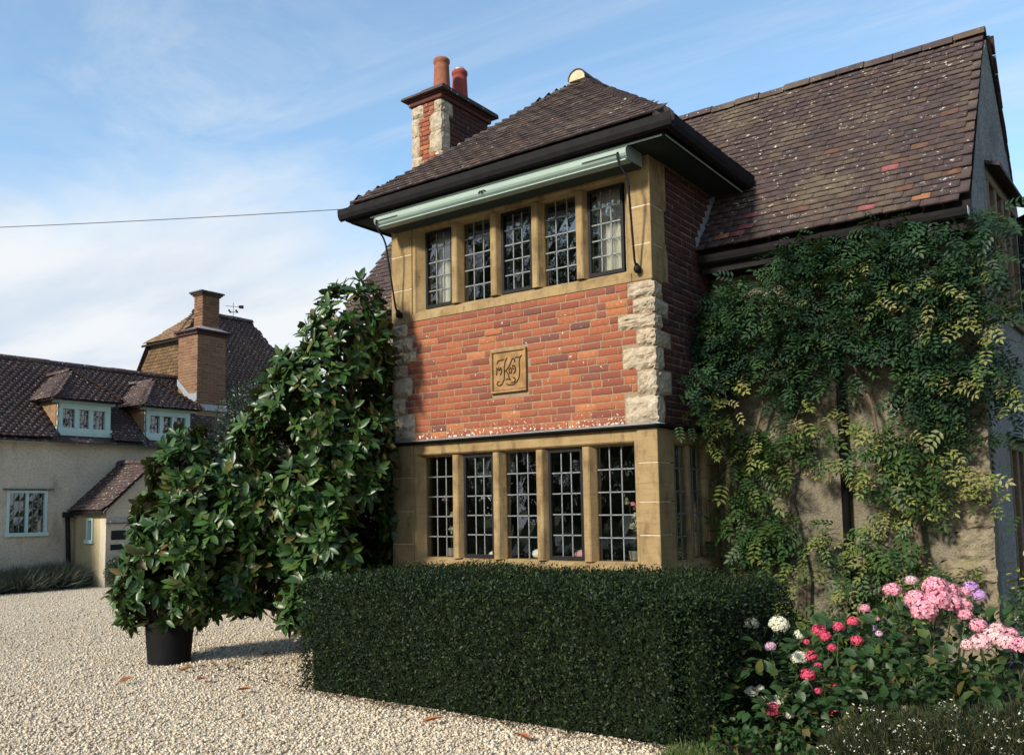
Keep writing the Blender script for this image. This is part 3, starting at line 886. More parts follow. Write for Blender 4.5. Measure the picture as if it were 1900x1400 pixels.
def bay():
    # ---- lower storey stonework, front
    st = thing_part('stonework', house)
    def pier(fr, u0, u1, levels, d1=.28):
        stone(st, fr, u0+.004, u1-.004, levels[0], levels[-1]-.003, .0035, d1-.01, 'joint', 'cream_mortar', 0)
        for a, b in zip(levels, levels[1:]):
            stone(st, fr, u0+.0, u1, a+.0025, b-.0025, RNG.normal(0, .0015), d1)
    lv = [0.0, .45, .88, 1.30, 1.62, 2.0, 2.335]
    pier(FRONT, -.222, 0, lv)
    pier(FRONT, -BW, -3.16, [0, .4, .88, 1.18, 1.56, 1.95, 2.335])
    for a, b, fl in ((-.305, -.224, 1), (-3.158, -3.055, -1)):           # jamb mouldings
        for za, zb in ((.9, 1.42), (1.422, 1.86), (1.862, 2.3)):
            mb = MB(); e = .006
            if fl > 0: sec = [(b-.002, .012), (b-.03, .012), (b-.045, .035), (a+.012, .10), (a, .112), (a, .22), (b-.002, .22)]
            else: sec = [(a+.002, .012), (a+.035, .012), (a+.05, .035), (b-.014, .10), (b, .112), (b, .22), (a+.002, .22)]
            mb.prism([FRONT(u, za, d) for u, d in sec], (0, 0, 0), (0, 0, zb-za)).obj('jamb', 'stone', st)
    # sills, lintels in several stones
    for a, b in ((-3.155, -2.27), (-2.268, -1.1), (-1.098, -.224)):
        mb = MB()
        mb.prism([(a, -.03, .90), (a, -.03, .985), (a, .10, 1.033), (a, .26, 1.036), (a, .26, .90)], (0, 0, 0), (b-a, 0, 0)).obj('sill', 'stone', st)
        mb = MB()
        mb.prism([(a, .018, 2.335), (a, .018, 2.22), (a, .034, 2.205), (a, .105, Z_HEAD0), (a, .26, Z_HEAD0), (a, .26, 2.335)], (0, 0, 0), (b-a, 0, 0)).obj('lintel', 'stone', st)
    wall('plinth', 'stone', st, FRONT, -3.155, -.225, 0.0, .897, .26)
    stone_window('window', house, LOW_L, LH, Z_SILL0, Z_HEAD0, FRONT, casements=(1, 3))
    # ---- lower storey, right side with a two-light window
    for a, b in zip(lv, lv[1:]):
        stone(st, SIDE, .282, .36, a+.0025, b-.0025, RNG.normal(0, .0015), .28)
        stone(st, SIDE, 1.16, MY+.2, a+.0025, b-.0025, RNG.normal(0, .0015), .28)
    stone(st, SIDE, .362, 1.158, 0, .90, .002, .26)
    mb = MB(); mb.prism([(.03, .362, .902), (.03, .362, .98), (-.05, .362, 1.031), (-.26, .362, 1.036), (-.26, .362, .902)], (0, 0, 0), (0, .796, 0)).obj('sill', 'stone', st)
    mb = MB(); mb.prism([(-.018, .362, 2.335), (-.018, .362, 2.21), (-.045, .362, Z_HEAD0), (-.26, .362, Z_HEAD0), (-.26, .362, 2.335)], (0, 0, 0), (0, .796, 0)).obj('lintel', 'stone', st)
    stone_window('window', house, [.555, .965], .165, Z_SILL0, Z_HEAD0, SIDE, gl=.055, mull_front=.04)
    for (u0, u1) in ((.362, .384), (1.136, 1.158)): stone(st, SIDE, u0, u1, 1.037, 2.183, .012, .24, 'jamb')
    # left side wall (hidden behind the magnolia)
    wall('wall', 'house_render', house, LEFT, .284, MY+.2, 0, 5.05, .25)
    # string course: stone moulding with lead dressed over it
    mb = MB()
    mb.prism([(-BW-.03, -.035, 2.337), (-BW-.03, -.06, 2.35), (-BW-.03, -.06, 2.362), (-BW-.03, .06, 2.385), (-BW-.03, .06, 2.337)], (0, 0, 0), (BW+.05, 0, 0)).obj('string_course', 'gutter_iron', house)
    mb = MB()
    mb.prism([(.035, -.04, 2.337), (.06, -.04, 2.35), (.06, -.04, 2.362), (-.06, -.04, 2.385), (-.06, -.04, 2.337)], (0, 0, 0), (0, MY+.05, 0)).obj('string_course', 'gutter_iron', house)
    mb = MB(); mb.prism([(-BW-.02, -.075, 2.363), (-BW-.02, -.002, 2.381), (-BW-.02, -.002, 2.386), (-BW-.02, -.077, 2.368)], (0, 0, 0), (BW+.03, 0, 0)).obj('lead_flashing', 'lead', house)
    mb = MB(); mb.add([(-.05, -.07, 2.372), (.075, -.085, 2.362), (.05, .10, 2.372), (-.01, -.01, 2.40), (.035, -.04, 2.385)], [(0, 1, 4), (1, 2, 4), (2, 3, 4), (3, 0, 4)]).obj('lead_flashing', 'lead', house)
    # ---- brick panel
    bp = wall('brick_panel', 'mortar', house, lambda u, v, d: (u, d+.005, v), -BW+.012, -.012, 2.386, Z_BR1, .24)
    quR = [(.00, .262, -.335), (.262, .56, -.195), (.56, .857, -.345), (.857, 1.02, -.19), (1.02, 1.18, -.40), (1.18, 1.31, -.205), (1.31, 1.41, -.27)]
    quR = [(2.386, 2.655, -.335), (2.655, 2.905, -.19), (2.905, 3.14, -.345), (3.14, 3.315, -.185), (3.315, 3.47, -.385), (3.47, 3.63, -.215), (3.63, 3.79, -.27)]
    quL = [(2.386, 2.70, -3.13), (2.70, 2.905, -3.28), (2.905, 3.14, -3.17), (3.14, 3.30, -3.24), (3.30, 3.44, -3.33), (3.30, 3.445, -3.10), (3.445, 3.61, -3.30), (3.445, 3.62, -3.16), (3.62, 3.79, -3.24)]
    k = 0
    for a, b, x in quR:
        rough_block('quoin', bp, x, .012, a+.006, b-.006, FRONT, .028, 8, seed=k); k += 1
    for i, (a, b, x) in enumerate(quL):
        x0 = -BW
        if i == 5: x0 = -3.32
        if i == 7: x0 = -3.29
        rough_block('quoin', bp, x0+.004, x, a+.006, b-.006, FRONT, .028, 8, seed=k); k += 1
    def hole(a0, a1, b0, b1):
        z = 2.386+(b0+b1)/2
        xr = max([-x for a, b, x in quR if a-.03 <= z <= b+.03] or [0]) if False else None
        R_ = [x for a, b, x in quR if a <= z <= b]; xr = R_[0] if R_ else -.02
        L_ = [x for a, b, x in quL if a <= z <= b]; xl = max(L_) if L_ else -BW
        u0, u1 = -BW+.01+a0, -BW+.01+a1
        u0, u1 = max(u0, xl+.012), min(u1, xr-.012)
        res = [(u0, u1)]
        if b1+2.386 > 2.825 and b0+2.386 < 3.305:
            if u0 < -1.975 and u1 > -1.975: res = [(u0, -1.985)]+([(-1.495, u1)] if u1 > -1.5 else [])
            elif u0 >= -1.98 and u1 <= -1.5: res = []
            elif u0 < -1.505 and u1 > -1.505: res = [(-1.495, u1)]
        return [(p+BW-.01, q+BW-.01) for p, q in res if q-p > .03]
    brickwork(bp, (-BW+.01, 0, 2.386), (1, 0, 0), (0, -1, 0), BW-.02, Z_BR1-2.386, hole=hole, headers=lambda i: i == 18)
    # ---- carved plaque
    pl = stone(house, FRONT, -1.982, -1.505, 2.828, 3.302, -.018, .05, 'plaque', 'plaque_stone', .004)
    for a, b, c, d in ((-1.982, -1.505, 2.828, 2.856), (-1.982, -1.505, 3.274, 3.302), (-1.982, -1.952, 2.856, 3.274), (-1.535, -1.505, 2.856, 3.274)):
        stone(pl, FRONT, a+.001, b-.001, c+.001, d-.001, -.034, -.0175, 'plaque_rim', 'plaque_stone', .004)
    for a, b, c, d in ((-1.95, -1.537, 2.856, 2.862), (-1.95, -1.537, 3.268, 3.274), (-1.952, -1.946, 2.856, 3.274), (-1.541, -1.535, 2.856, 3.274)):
        stone(pl, FRONT, a, b, c, d, -.0195, -.017, 'plaque_groove', 'groove_dirt_shade', 0)
    ink = [[(905, 460), (865, 540), (845, 640), (850, 760), (845, 900), (800, 1000), (740, 1030), (700, 1000), (718, 950), (750, 945)],
           [(690, 590), (715, 570), (715, 530), (770, 522), (845, 500)],
           [(1040, 560), (1055, 520), (1030, 482), (1000, 492), (975, 560), (940, 640), (890, 715), (860, 738)],
           [(880, 740), (920, 785), (940, 850), (960, 900), (980, 908)],
           [(880, 915), (905, 888), (935, 893), (960, 908)],
           [(1060, 476), (1090, 455), (1150, 462), (1190, 410)],
           [(1190, 410), (1152, 470), (1135, 560), (1150, 700), (1140, 850), (1100, 940), (1030, 998), (950, 1010), (880, 985)],
           [(1010, 855), (1052, 868), (1072, 908), (1042, 950), (970, 965)],
           [(685, 665), (700, 690), (698, 770), (685, 822)],
           [(745, 662), (722, 690), (738, 722), (765, 700), (770, 660), (792, 710), (792, 775), (765, 818)],
           [(960, 665), (938, 720), (955, 780), (985, 770), (992, 710), (975, 668), (960, 665)],
           [(1000, 640), (1020, 622), (1055, 640), (1072, 695), (1055, 755), (1018, 788)], [(1040, 690), (1015, 690), (1012, 655)]]
    for s in ink:
        P = []
        for x, y in s:
            u = (x-(565+(y-340)*.023))/706; v = (y-(342-(x-560)*.128))/860
            P.append((-1.982+.477*u, -.019, 3.302-.474*v))
        Q = []
        for i in range(len(P)-1):
            for t in (0, .5): Q.append(tuple(np.array(P[i])*(1-t)+np.array(P[i+1])*t))
        Q.append(P[-1])
        MB().tube(Q, [.004]+[.0075]*(len(Q)-2)+[.004], 6).obj('carved_letter', 'groove_dirt_shade', pl)
    # ---- upper storey stonework
    st2 = thing_part('stonework', house)
    for a, b in ((-.218, -.004), (-BW+.004, -3.164)): stone(st2, FRONT, a, b, 3.798, 5.05, .0035, .27, 'joint', 'cream_mortar', 0)
    for fr, a, b, lvl in ((FRONT, -.222, 0, [3.795, 4.16, 4.55, 5.06]), (FRONT, -BW, -3.16, [3.795, 4.2, 4.62, 5.06])):
        for p, q in zip(lvl, lvl[1:]): stone(st2, fr, a, b, p+.0025, q-.0025, RNG.normal(0, .0015), .28)
    for a, b, fl in ((-.335, -.224, 1), (-3.158, -3.022, -1)):
        for za, zb in ((3.80, 4.34), (4.342, 5.05)):
            if fl > 0: sec = [(b-.002, .012), (b-.035, .012), (b-.05, .035), (a+.012, .10), (a, .112), (a, .22), (b-.002, .22)]
            else: sec = [(a+.002, .012), (a+.045, .012), (a+.06, .035), (b-.014, .10), (b, .112), (b, .22), (a+.002, .22)]
            MB().prism([FRONT(u, za, d) for u, d in sec], (0, 0, 0), (0, 0, zb-za)).obj('jamb', 'stone', st2)
    for a, b in ((-3.155, -2.52), (-2.518, -1.4), (-1.398, -.224)):
        MB().prism([(a, -.006, 3.80), (a, -.006, 3.885), (a, .10, 3.943), (a, .26, 3.946), (a, .26, 3.80)], (0, 0, 0), (b-a, 0, 0)).obj('sill', 'stone', st2)
        MB().prism([(a, .015, 5.055), (a, .015, 4.905), (a, .03, 4.89), (a, .105, Z_HEAD1), (a, .26, Z_HEAD1), (a, .26, 5.055)], (0, 0, 0), (b-a, 0, 0)).obj('lintel', 'stone', st2)
    stone_window('window', house, UP_L, UH, Z_SILL1, Z_HEAD1, FRONT, casements=(0, 2, 4))
    # ---- right side of the bay: brick with stone quoins
    sp = wall('side_wall', 'mortar', house, lambda u, v, d: (-.006-d, u, v), .262, MY+.3, 2.386, 5.06, .23)
    k = 40
    zq = [2.386, 2.655, 2.905, 3.14, 3.315, 3.47, 3.63, 3.79]
    qd = [.19, .36, .20, .37, .18, .33, .20]
    for (a, b), w in zip(zip(zq, zq[1:]), qd):
        rough_block('quoin', sp, .016, w, a+.006, b-.006, SIDE, .018, 6, seed=k); k += 1
    for p, q in zip([3.795, 4.16, 4.55], [4.16, 4.55, 5.06]):
        stone(sp, SIDE, .282, .36 if q != 4.55 else .31, p+.003, q-.003, 0, .2)
    box('wall_core', 'mortar', sp, -.2, -.014, .014, .3, 2.39, 3.79)
    def holeS(a0, a1, b0, b1):
        z = 2.386+(b0+b1)/2
        if z < 3.79: w = [d for (a, b), d in zip(zip(zq, zq[1:]), qd) if a <= z <= b]; w = w[0] if w else .2
        else: w = .36 if not 4.16 <= z < 4.55 else .31
        return [(max(a0, w+.012), a1)] if a1 > w+.04 else []
    brickwork(sp, (0, 0, 2.386), (0, 1, 0), (1, 0, 0), MY+.1, 5.05-2.386, mat='shaded_old_brick', hole=holeS, single=False)
bay()

def bay_roof():
    ov = .37
    ex0, ex1, ey = -BW-ov, ov, -ov
    ez = 5.235
    ax, ay, az = -BW/2, 1.72, 7.0
    by = 3.4
    half = ax-ex0
    # bellcast: the slope is a little flatter at the eave
    rf = MB()
    tip = np.array((ax, ay, az))
    V = [(ex0, ey, ez), (ex1, ey, ez), tip, (ax, by, az), (ex1, by, ez), (ex0, by, ez)]
    rf.add(V, [(0, 1, 2), (1, 4, 3, 2), (0, 2, 3, 5)])
    roof = rf.obj('bay_roof', 'tile_edge', house)
    L = math.hypot(ay-ey, az-ez)
    vF = np.array((0, ay-ey, az-ez))/L
    inF = lambda a, b: b < L-.05 and a > b/L*half+.075 and a < 2*half-b/L*half-.075
    A, T = lay_tiles((ex0, ey-.02, ez+.01), (1, 0, 0), vF, inF, 2*half, L, wave=.016)
    pale = {int(i): 'rust_tile' for i in RNG.choice(len(T), 9, replace=False)}
    tiles(roof, A, T, 'roof_tile', 150, pale)
    L2 = math.hypot(half, az-ez)
    vR = np.array((-half, 0, az-ez))/L2
    inR = lambda a, b: b < L2-.05 and a > b/L2*(ay-ey)+.085 and a < by-ey
    A, T = lay_tiles((ex1+.02, ey, ez+.01), (0, 1, 0), vR, inR, by-ey, L2)
    A2, T2 = lay_tiles((ex0-.02, by, ez+.01), (0, -1, 0), np.array((half, 0, az-ez))/L2, lambda a, b: b < L2-.05 and a < (by-ey)-b/L2*(ay-ey)-.085, by-ey, L2)
    tiles(roof, np.concatenate([A, A2]), np.concatenate([T, T2]), 'roof_tile', 0)
    bonnets(roof, (ex0+.02, ey+.02, ez+.0), tip, 0, 0, 'roof_tile')
    bonnets(roof, (ex1-.02, ey+.02, ez+.0), tip, 0, 0, 'roof_tile')
    ridge(roof, (ax, ay-.16, az+.0), (ax, by, az+.0), (1, 0, 0), .135, 'roof_tile', .4)
    c = []
    for k in range(13):
        t = math.pi*k/12; c.append((ax+.118*math.cos(t), ay-.15, az-.02+.135*math.sin(t)))
    MB().prism(c, (0, 0, 0), (0, .12, 0)).obj('ridge_mortar', 'cream_mortar', roof)
    # soffit, fascia, gutter
    so = ov-.05
    sf = MB()
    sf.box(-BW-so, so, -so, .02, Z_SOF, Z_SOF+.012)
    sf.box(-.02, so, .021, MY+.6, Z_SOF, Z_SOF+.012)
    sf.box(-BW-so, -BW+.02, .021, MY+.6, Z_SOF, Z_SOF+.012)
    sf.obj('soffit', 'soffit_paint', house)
    fs = MB()
    fs.box(-BW-so-.02, so+.02, -so-.02, -so, Z_SOF-.02, 5.20)
    fs.box(so, so+.02, -so+.002, MY+.5, Z_SOF-.02, 5.20)
    fs.box(-BW-so-.02, -BW-so, -so+.002, MY+.6, Z_SOF-.02, 5.20)
    fs.obj('fascia', 'gutter_iron', house)
    sec = [(0, .145), (.0, .07), (.02, .03), (.055, .012), (.09, .03), (.11, .075), (.115, .145), (.105, .145), (.08, .05), (.055, .035), (.02, .06), (.01, .145)]
    g = MB(); o = so+.022
    g.prism([(-BW-o, -o-d, 5.06+z) for d, z in sec], (-.115, 0, 0), (BW+2*o+.115, 0, 0)).obj('gutter', 'gutter_iron', house)
    g = MB(); g.prism([(o+d, -o+.001, 5.06+z) for d, z in sec], (0, 0, 0), (0, 2.05, 0)).obj('gutter', 'gutter_iron', house)
    g = MB(); g.prism([(-BW-o-d, -o+.001, 5.06+z) for d, z in sec], (0, 0, 0), (0, 2.3, 0)).obj('gutter', 'gutter_iron', house)
    MB().box(-BW-.01, so-.004, -so-.024, -so-.0205, Z_SOF-.018, Z_SOF+.0).obj('trim', 'sage_paint', house)
    MB().box(so+.0205, so+.024, -so, MY+.4, Z_SOF-.018, Z_SOF+.0).obj('trim', 'sage_paint', house)
bay_roof()

def main_range():
    # front wall, gable walls, back wall, floors
    X0 = -5.55
    wall('front_wall', 'house_render', house, lambda u, v, d: (u, MY+d, v), 0.012, GX, 0, 4.30, .3)
    wall('front_wall', 'house_render', house, lambda u, v, d: (u, MY+d, v), X0, -BW-.012, 0, 4.30, .3)
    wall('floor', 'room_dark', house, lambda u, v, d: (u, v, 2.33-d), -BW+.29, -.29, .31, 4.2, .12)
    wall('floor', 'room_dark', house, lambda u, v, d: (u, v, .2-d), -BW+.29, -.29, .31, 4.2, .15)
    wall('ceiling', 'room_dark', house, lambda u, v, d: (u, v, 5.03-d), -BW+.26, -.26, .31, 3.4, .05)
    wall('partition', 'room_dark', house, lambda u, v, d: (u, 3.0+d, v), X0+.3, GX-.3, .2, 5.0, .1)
    slope = (RIDGE_Z-EAVE_Z)/(RIDGE_Y-1.1)
    by = 2*RIDGE_Y-MY
    gz = EAVE_Z+slope*(MY-1.1)-.03
    # gable: slab with two window openings and a pointed top
    gf = lambda u, v, d: (GX-d, u, v)
    wall('gable_wall', 'gable_shade_render', house, gf, MY+.301, by, 0, 4.3, .3, [(2.75, 4.35, .75, 2.2), (2.45, 4.1, 3.55, 4.3)])
    MB().prism([(GX, MY, 4.302), (GX, MY, gz), (GX, 2.10, gz+slope*(2.10-MY)), (GX, 2.10, 4.302)], (-.3, 0, 0), (0, 0, 0)).obj('gable_wall', 'gable_shade_render', house)
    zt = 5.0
    MB().prism([(GX, 2.102, 4.302), (GX, 2.102, gz+slope*(2.102-MY)), (GX, 2.45, min(gz+slope*(2.45-MY), RIDGE_Z-.1)), (GX, 2.45, 4.302)], (-.3, 0, 0), (0, 0, 0)).obj('gable_wall', 'gable_shade_render', house)
    MB().prism([(GX, 2.452, zt), (GX, 2.452, gz+slope*(2.452-MY)), (GX, RIDGE_Y, RIDGE_Z-.06), (GX, 4.1, gz+slope*(by-4.1)), (GX, 4.1, zt)], (-.3, 0, 0), (0, 0, 0)).obj('gable_wall', 'gable_shade_render', house)
    MB().prism([(GX, 4.102, 4.302), (GX, 4.102, gz+slope*(by-4.102)), (GX, by, gz), (GX, by, 4.302)], (-.3, 0, 0), (0, 0, 0)).obj('gable_wall', 'gable_shade_render', house)
    MB().prism([(X0, MY+.302, 0), (X0, by, 0), (X0, by, gz), (X0, RIDGE_Y, RIDGE_Z-.06), (X0, MY+.302, gz+.2)], (0, 0, 0), (.3, 0, 0)).obj('gable_wall', 'gable_shade_render', house)
    wall('back_wall', 'house_render', house, lambda u, v, d: (u, by+.002+d, v), X0, GX, 0, 4.3, .3)
    # gable windows: stone mullions, one casement standing open
    for (u0, u1, z0, z1, n, op) in ((2.45, 4.1, 3.55, 5.0, 4, True), (2.75, 4.35, .75, 2.2, 4, False)):
        w = thing_part('window', house)
        pw = (u1-u0)/n
        for i in range(n+1):
            c = u0+i*pw
            a, b = max(u0, c-.055), min(u1, c+.055)
            MB().prism([gf(a, z0, -.012), gf(b, z0, -.012), gf(b, z0, .2), gf(a, z0, .2)], (0, 0, 0), (0, 0, z1-z0)).obj('mullion', 'timber', w, .01)
        MB().prism([gf(u0-.03, z1-.11, -.02), gf(u1+.03, z1-.11, -.02), gf(u1+.03, z1-.11, .2), gf(u0-.03, z1-.11, .2)], (0, 0, 0), (0, 0, .10)).obj('lintel', 'timber', w, .01)
        MB().prism([gf(u0-.06, z1+.002, -.14), gf(u1+.06, z1+.002, -.14), gf(u1+.06, z1+.06, .01), gf(u0-.06, z1+.06, .01)], (0, 0, 0), (0, 0, .035)).obj('drip_course', 'roof_tile' if op else 'lead', w)
        MB().prism([gf(u0-.03, z0-.06, -.05), gf(u1+.03, z0-.06, -.05), gf(u1+.03, z0-.06, .2), gf(u0-.03, z0-.06, .2)], (0, 0, 0), (0, 0, .058)).obj('sill', 'timber', w, .01)
        for i in range(n):
            a, b = u0+i*pw+.056, u0+i*pw+pw-.056
            if op and i == n-1:
                ca, sa = math.cos(R(40)), math.sin(R(40))
                h = u0+(i+1)*pw-.06
                fr2 = lambda u, v, d, h=h: (GX+.03+(h-u)*sa+d*ca*0, h-(h-u)*ca+d, v)
                pane_grid(w, a, b, z0+.03, z1-.13, 2, 4, .0, fr2, 'black_iron', rail=.028)
            else:
                pane_grid(w, a, b, z0+.002, z1-.112, 2, 4, .11, gf, None)
    for o in list(COL.objects):
        if o.type == 'MESH' and o.name.split('.')[0] in ('gable_wall', 'mullion', 'lintel', 'drip_course', 'sill', 'casement', 'pane', 'lead_came'):
            vv = [v.co for v in o.data.vertices]
            if min(v.x for v in vv) > GX-.45:
                for v in vv: v.x += .05*max(0, v.y-2.2)
    # roof
    L = math.hypot(RIDGE_Y-1.1, RIDGE_Z-EAVE_Z)
    vF = np.array((0, RIDGE_Y-1.1, RIDGE_Z-EAVE_Z))/L
    vB = np.array((0, -(RIDGE_Y-1.1), RIDGE_Z-EAVE_Z))/L
    xv = GX+.04
    by2 = 2*RIDGE_Y-1.1
    nF = np.cross((1, 0, 0), vF)
    rf = MB()
    for sgn, yy in ((1, 1.1), (-1, by2)):
        pts = [(X0-.05, yy+sgn*.03, EAVE_Z-.05), (X0-.05, RIDGE_Y, RIDGE_Z-.02), (X0-.05, RIDGE_Y, RIDGE_Z-.06), (X0-.05, yy+sgn*.03, EAVE_Z-.09)]
        rf.prism(pts, (0, 0, 0), (xv-X0+.03+(.06 if sgn < 0 else 0), 0, 0))
    roof = rf.obj('roof', 'tile_edge', house)
    # the bay cuts the lower part of the front slope
    def inM(a, b):
        x = X0-.04+a; y = 1.1+b*vF[1]
        return b < L-.06 and x < xv-.06 and not (-BW-.05 < x < .02 and y < MY+.1) and x > X0
    A, T = lay_tiles((X0-.04, 1.08, EAVE_Z-.01), (1, 0, 0), vF, inM, xv-X0, L, gauge=.1, wave=.014)
    # replacement tiles, picked out where the photo shows them
    spec = {}
    want = [((.55, 1.2), 'pink_tile'), ((.42, 1.17), 'pink_tile'), ((.52, 1.31), 'pink_tile'), ((.30, 1.13), 'orange_tile'), ((1.72, 1.12), 'pink_tile'), ((2.30, 1.13), 'orange_tile'),
            ((1.95, 1.50), 'pink_tile'), ((2.18, 1.62), 'rust_tile'), ((2.02, 1.60), 'rust_tile'), ((2.42, 2.0), 'rust_tile'), ((2.45, 1.3), 'rust_tile'), ((1.3, 1.85), 'rust_tile'), ((1.1, 1.21), 'rust_tile'), ((2.1, 1.3), 'rust_tile')]
    for (x, y), m in want:
        i = int(np.argmin((T[:, 0]-x)**2+(T[:, 1]-y)**2))
        spec[i] = m
    tiles(roof, A, T, 'roof_tile', 170, spec)
    A, T = lay_tiles((xv+.15, by2+.02, EAVE_Z-.01), (-1, 0, 0), vB, lambda a, b: b < L-.06 and a-.15 > .05-.05*(by2-b*abs(vB[1])-2.2), xv-X0+.15, L)
    tiles(roof, A, T, 'roof_tile', 0)
    ridge(roof, (X0-.05, RIDGE_Y, RIDGE_Z-.02), (xv+.01, RIDGE_Y, RIDGE_Z-.02), (0, 1, 0), .105, 'roof_tile', .32)
    z = 0.0
    for i, (h, w) in enumerate(((.30, .34), (.24, .50), (.27, .30), (.22, .46), (.28, .32), (.23, .52), (.26, .34), (.22, .42), (.25, .30))):
        rough_block('quoin', house, GX-w, GX+.004, z+.006, z+h-.006, lambda u, v, d: (u, MY-.004+d, v), .022, 7, 'rubble', 300+i)
        if i % 2: rough_block('quoin', house, GX-w-.36, GX-w-.012, z+.02, z+h-.012, lambda u, v, d: (u, MY-.002+d, v), .016, 6, 'rubble', 340+i)
        z += h
    # eaves: gutter and boards
    b = MB(); b.box(.03, xv-.06, 1.14, 1.16, EAVE_Z-.25, EAVE_Z-.06); b.box(.03, xv-.06, 1.162, MY-.002, EAVE_Z-.25, EAVE_Z-.235)
    b.obj('fascia', 'gutter_iron', house)
    sec = [(0, .09), (.005, .04), (.03, .005), (.06, 0), (.09, .02), (.105, .06), (.11, .09), (.10, .09), (.08, .035), (.05, .02), (.02, .045), (.01, .09)]
    MB().prism([(.03, 1.138-d, EAVE_Z-.165+z) for d, z in sec], (0, 0, 0), (xv-.07, 0, 0)).obj('gutter', 'gutter_iron', house)
    MB().prism([(xv-.06+.03, 1.138-d, EAVE_Z-.165+z) for d, z in sec[:7]], (0, 0, 0), (.006, 0, 0)).obj('gutter_end', 'lead', house)
    # downpipe
    px_ = 1.36
    MB().tube([(px_, 1.10, EAVE_Z-.15), (px_, 1.12, EAVE_Z-.27), (px_, MY-.07, EAVE_Z-.5), (px_, MY-.07, .05)], .042, 10).obj('downpipe', 'black_iron', house, smooth=True)
    for z in (.9, 2.1, 3.3):
        MB().lathe([(.0, 0), (.052, 0), (.052, .05), (0, .05)], (px_, MY-.07, z), 10).obj('pipe_collar', 'black_iron', house)
    # stepped lead flashing between bay wall and roof
    for i in range(9):
        y = 1.10+i*.072; z = EAVE_Z+.03+(y-1.1)*slope
        MB().prism([(.004, y-.012, z-.02), (.004, y+.085, z+.07), (.004, y+.06, z+.155), (.004, y-.05, z+.12)], (0, 0, 0), (.006+.001*(i % 2), 0, 0)).obj('lead_flashing', 'lead', house)
main_range()

def house_chimney():
    ch = thing_part('chimney', house)
    x0, x1, y0, y1, z0, z1 = -5.31, -4.70, 2.40, 3.62, 5.2, 7.93
    core = box('shaft', 'mortar', ch, x0+.012, x1-.012, y0+.012, y1-.012, z0, z1)
    FR = lambda u, v, d: (u, y0+d, v)
    SR = lambda u, v, d: (x1-d, u, v)
    k = 100
    qs = []
    z = 6.05
    i = 0
    while z < z1-.02:
        h = min([.30, .25, .28, .22, .33][i % 5], z1-z)
        a, b = [(.15, .22), (.24, .14), (.13, .2), (.2, .13), (.16, .24)][i % 5]
        qs.append((z, z+h, a, b)); i += 1; z += h
    for (a, b, l, r_) in qs:
        rough_block('quoin', core, x0, x0+l, a+.005, b-.005, FR, .018, 5, seed=k); k += 1
        rough_block('quoin', core, x1-r_, x1+.004, a+.005, b-.005, FR, .018, 5, seed=k); k += 1
        rough_block('quoin', core, y0+.008, y0+l+.05, a+.005, b-.005, SR, .014, 5, seed=k); k += 1
    for (a, b, l, r_) in qs:
        if r_ > .15: rough_block('quoin', core, y1-r_+.02, y1, a+.005, b-.005, SR, .014, 5, seed=k); k += 1
    def hf(a0, a1, b0, b1):
        z = 6.05+(b0+b1)/2
        for (a, b, l, r_) in qs:
            if a <= z <= b: return [(max(a0, l+.01), min(a1, x1-x0-r_-.01))]
        return [(a0, a1)]
    def hs(a0, a1, b0, b1):
        z = 6.05+(b0+b1)/2
        for (a, b, l, r_) in qs:
            if a <= z <= b: return [(max(a0, l+.06), min(a1, y1-y0-(r_-.01 if r_ > .15 else 0)))]
        return [(a0, a1)]
    brickwork(core, (x0, y0, 6.05), (1, 0, 0), (0, -1, 0), x1-x0, z1-6.05, mat='brick', hole=hf, single=False)
    brickwork(core, (x1, y0, 6.05), (0, 1, 0), (1, 0, 0), y1-y0, z1-6.05, mat='shaded_old_brick', hole=hs, single=False)
    b = MB(); b.box(x0-.035, x1+.035, y0-.035, y1+.035, z1, z1+.07); b.box(x0-.06, x1+.06, y0-.06, y1+.06, z1+.071, z1+.10)
    b.obj('corbel', 'shaded_old_brick', ch, .008)
    for (a, c, d) in ((x0-.125, -5.02, .0), (-5.01, x1+.125, .03)):
        MB().prism([(a, y0-.125, z1+.102), (a, y1+.125, z1+.102), (a, y1+.1, z1+.15+d*.4), (a, y0-.1, z1+.15+d*.4)], (0, 0, 0), (c-a, 0, 0)).obj('cap_slab', 'roof_tile', ch)
    box('cap_slab', 'roof_tile', ch, -5.08, x1+.08, y0-.02, y1-.05, z1+.165, z1+.19)
    for x, y, m, sc in ((-4.93, 2.70, 'pot_clay', .92), (-4.95, 3.18, 'pot_red', .92)):
        MB().lathe([(.155*sc, 0), (.15*sc, .08), (.13*sc, .50), (.127*sc, .55), (.142*sc, .565), (.145*sc, .61), (.13*sc, .63), (.095, .63), (.09, .2)], (x, y, z1+.18), 18).obj('chimney_pot', m, ch, smooth=True)
    MB().lathe([(.10, .0), (.09, .05), (.05, .085), (.0, .095)], (-4.95, 3.18, z1+.80), 14).obj('pot_cowl', 'lead', ch, smooth=True)
house_chimney()

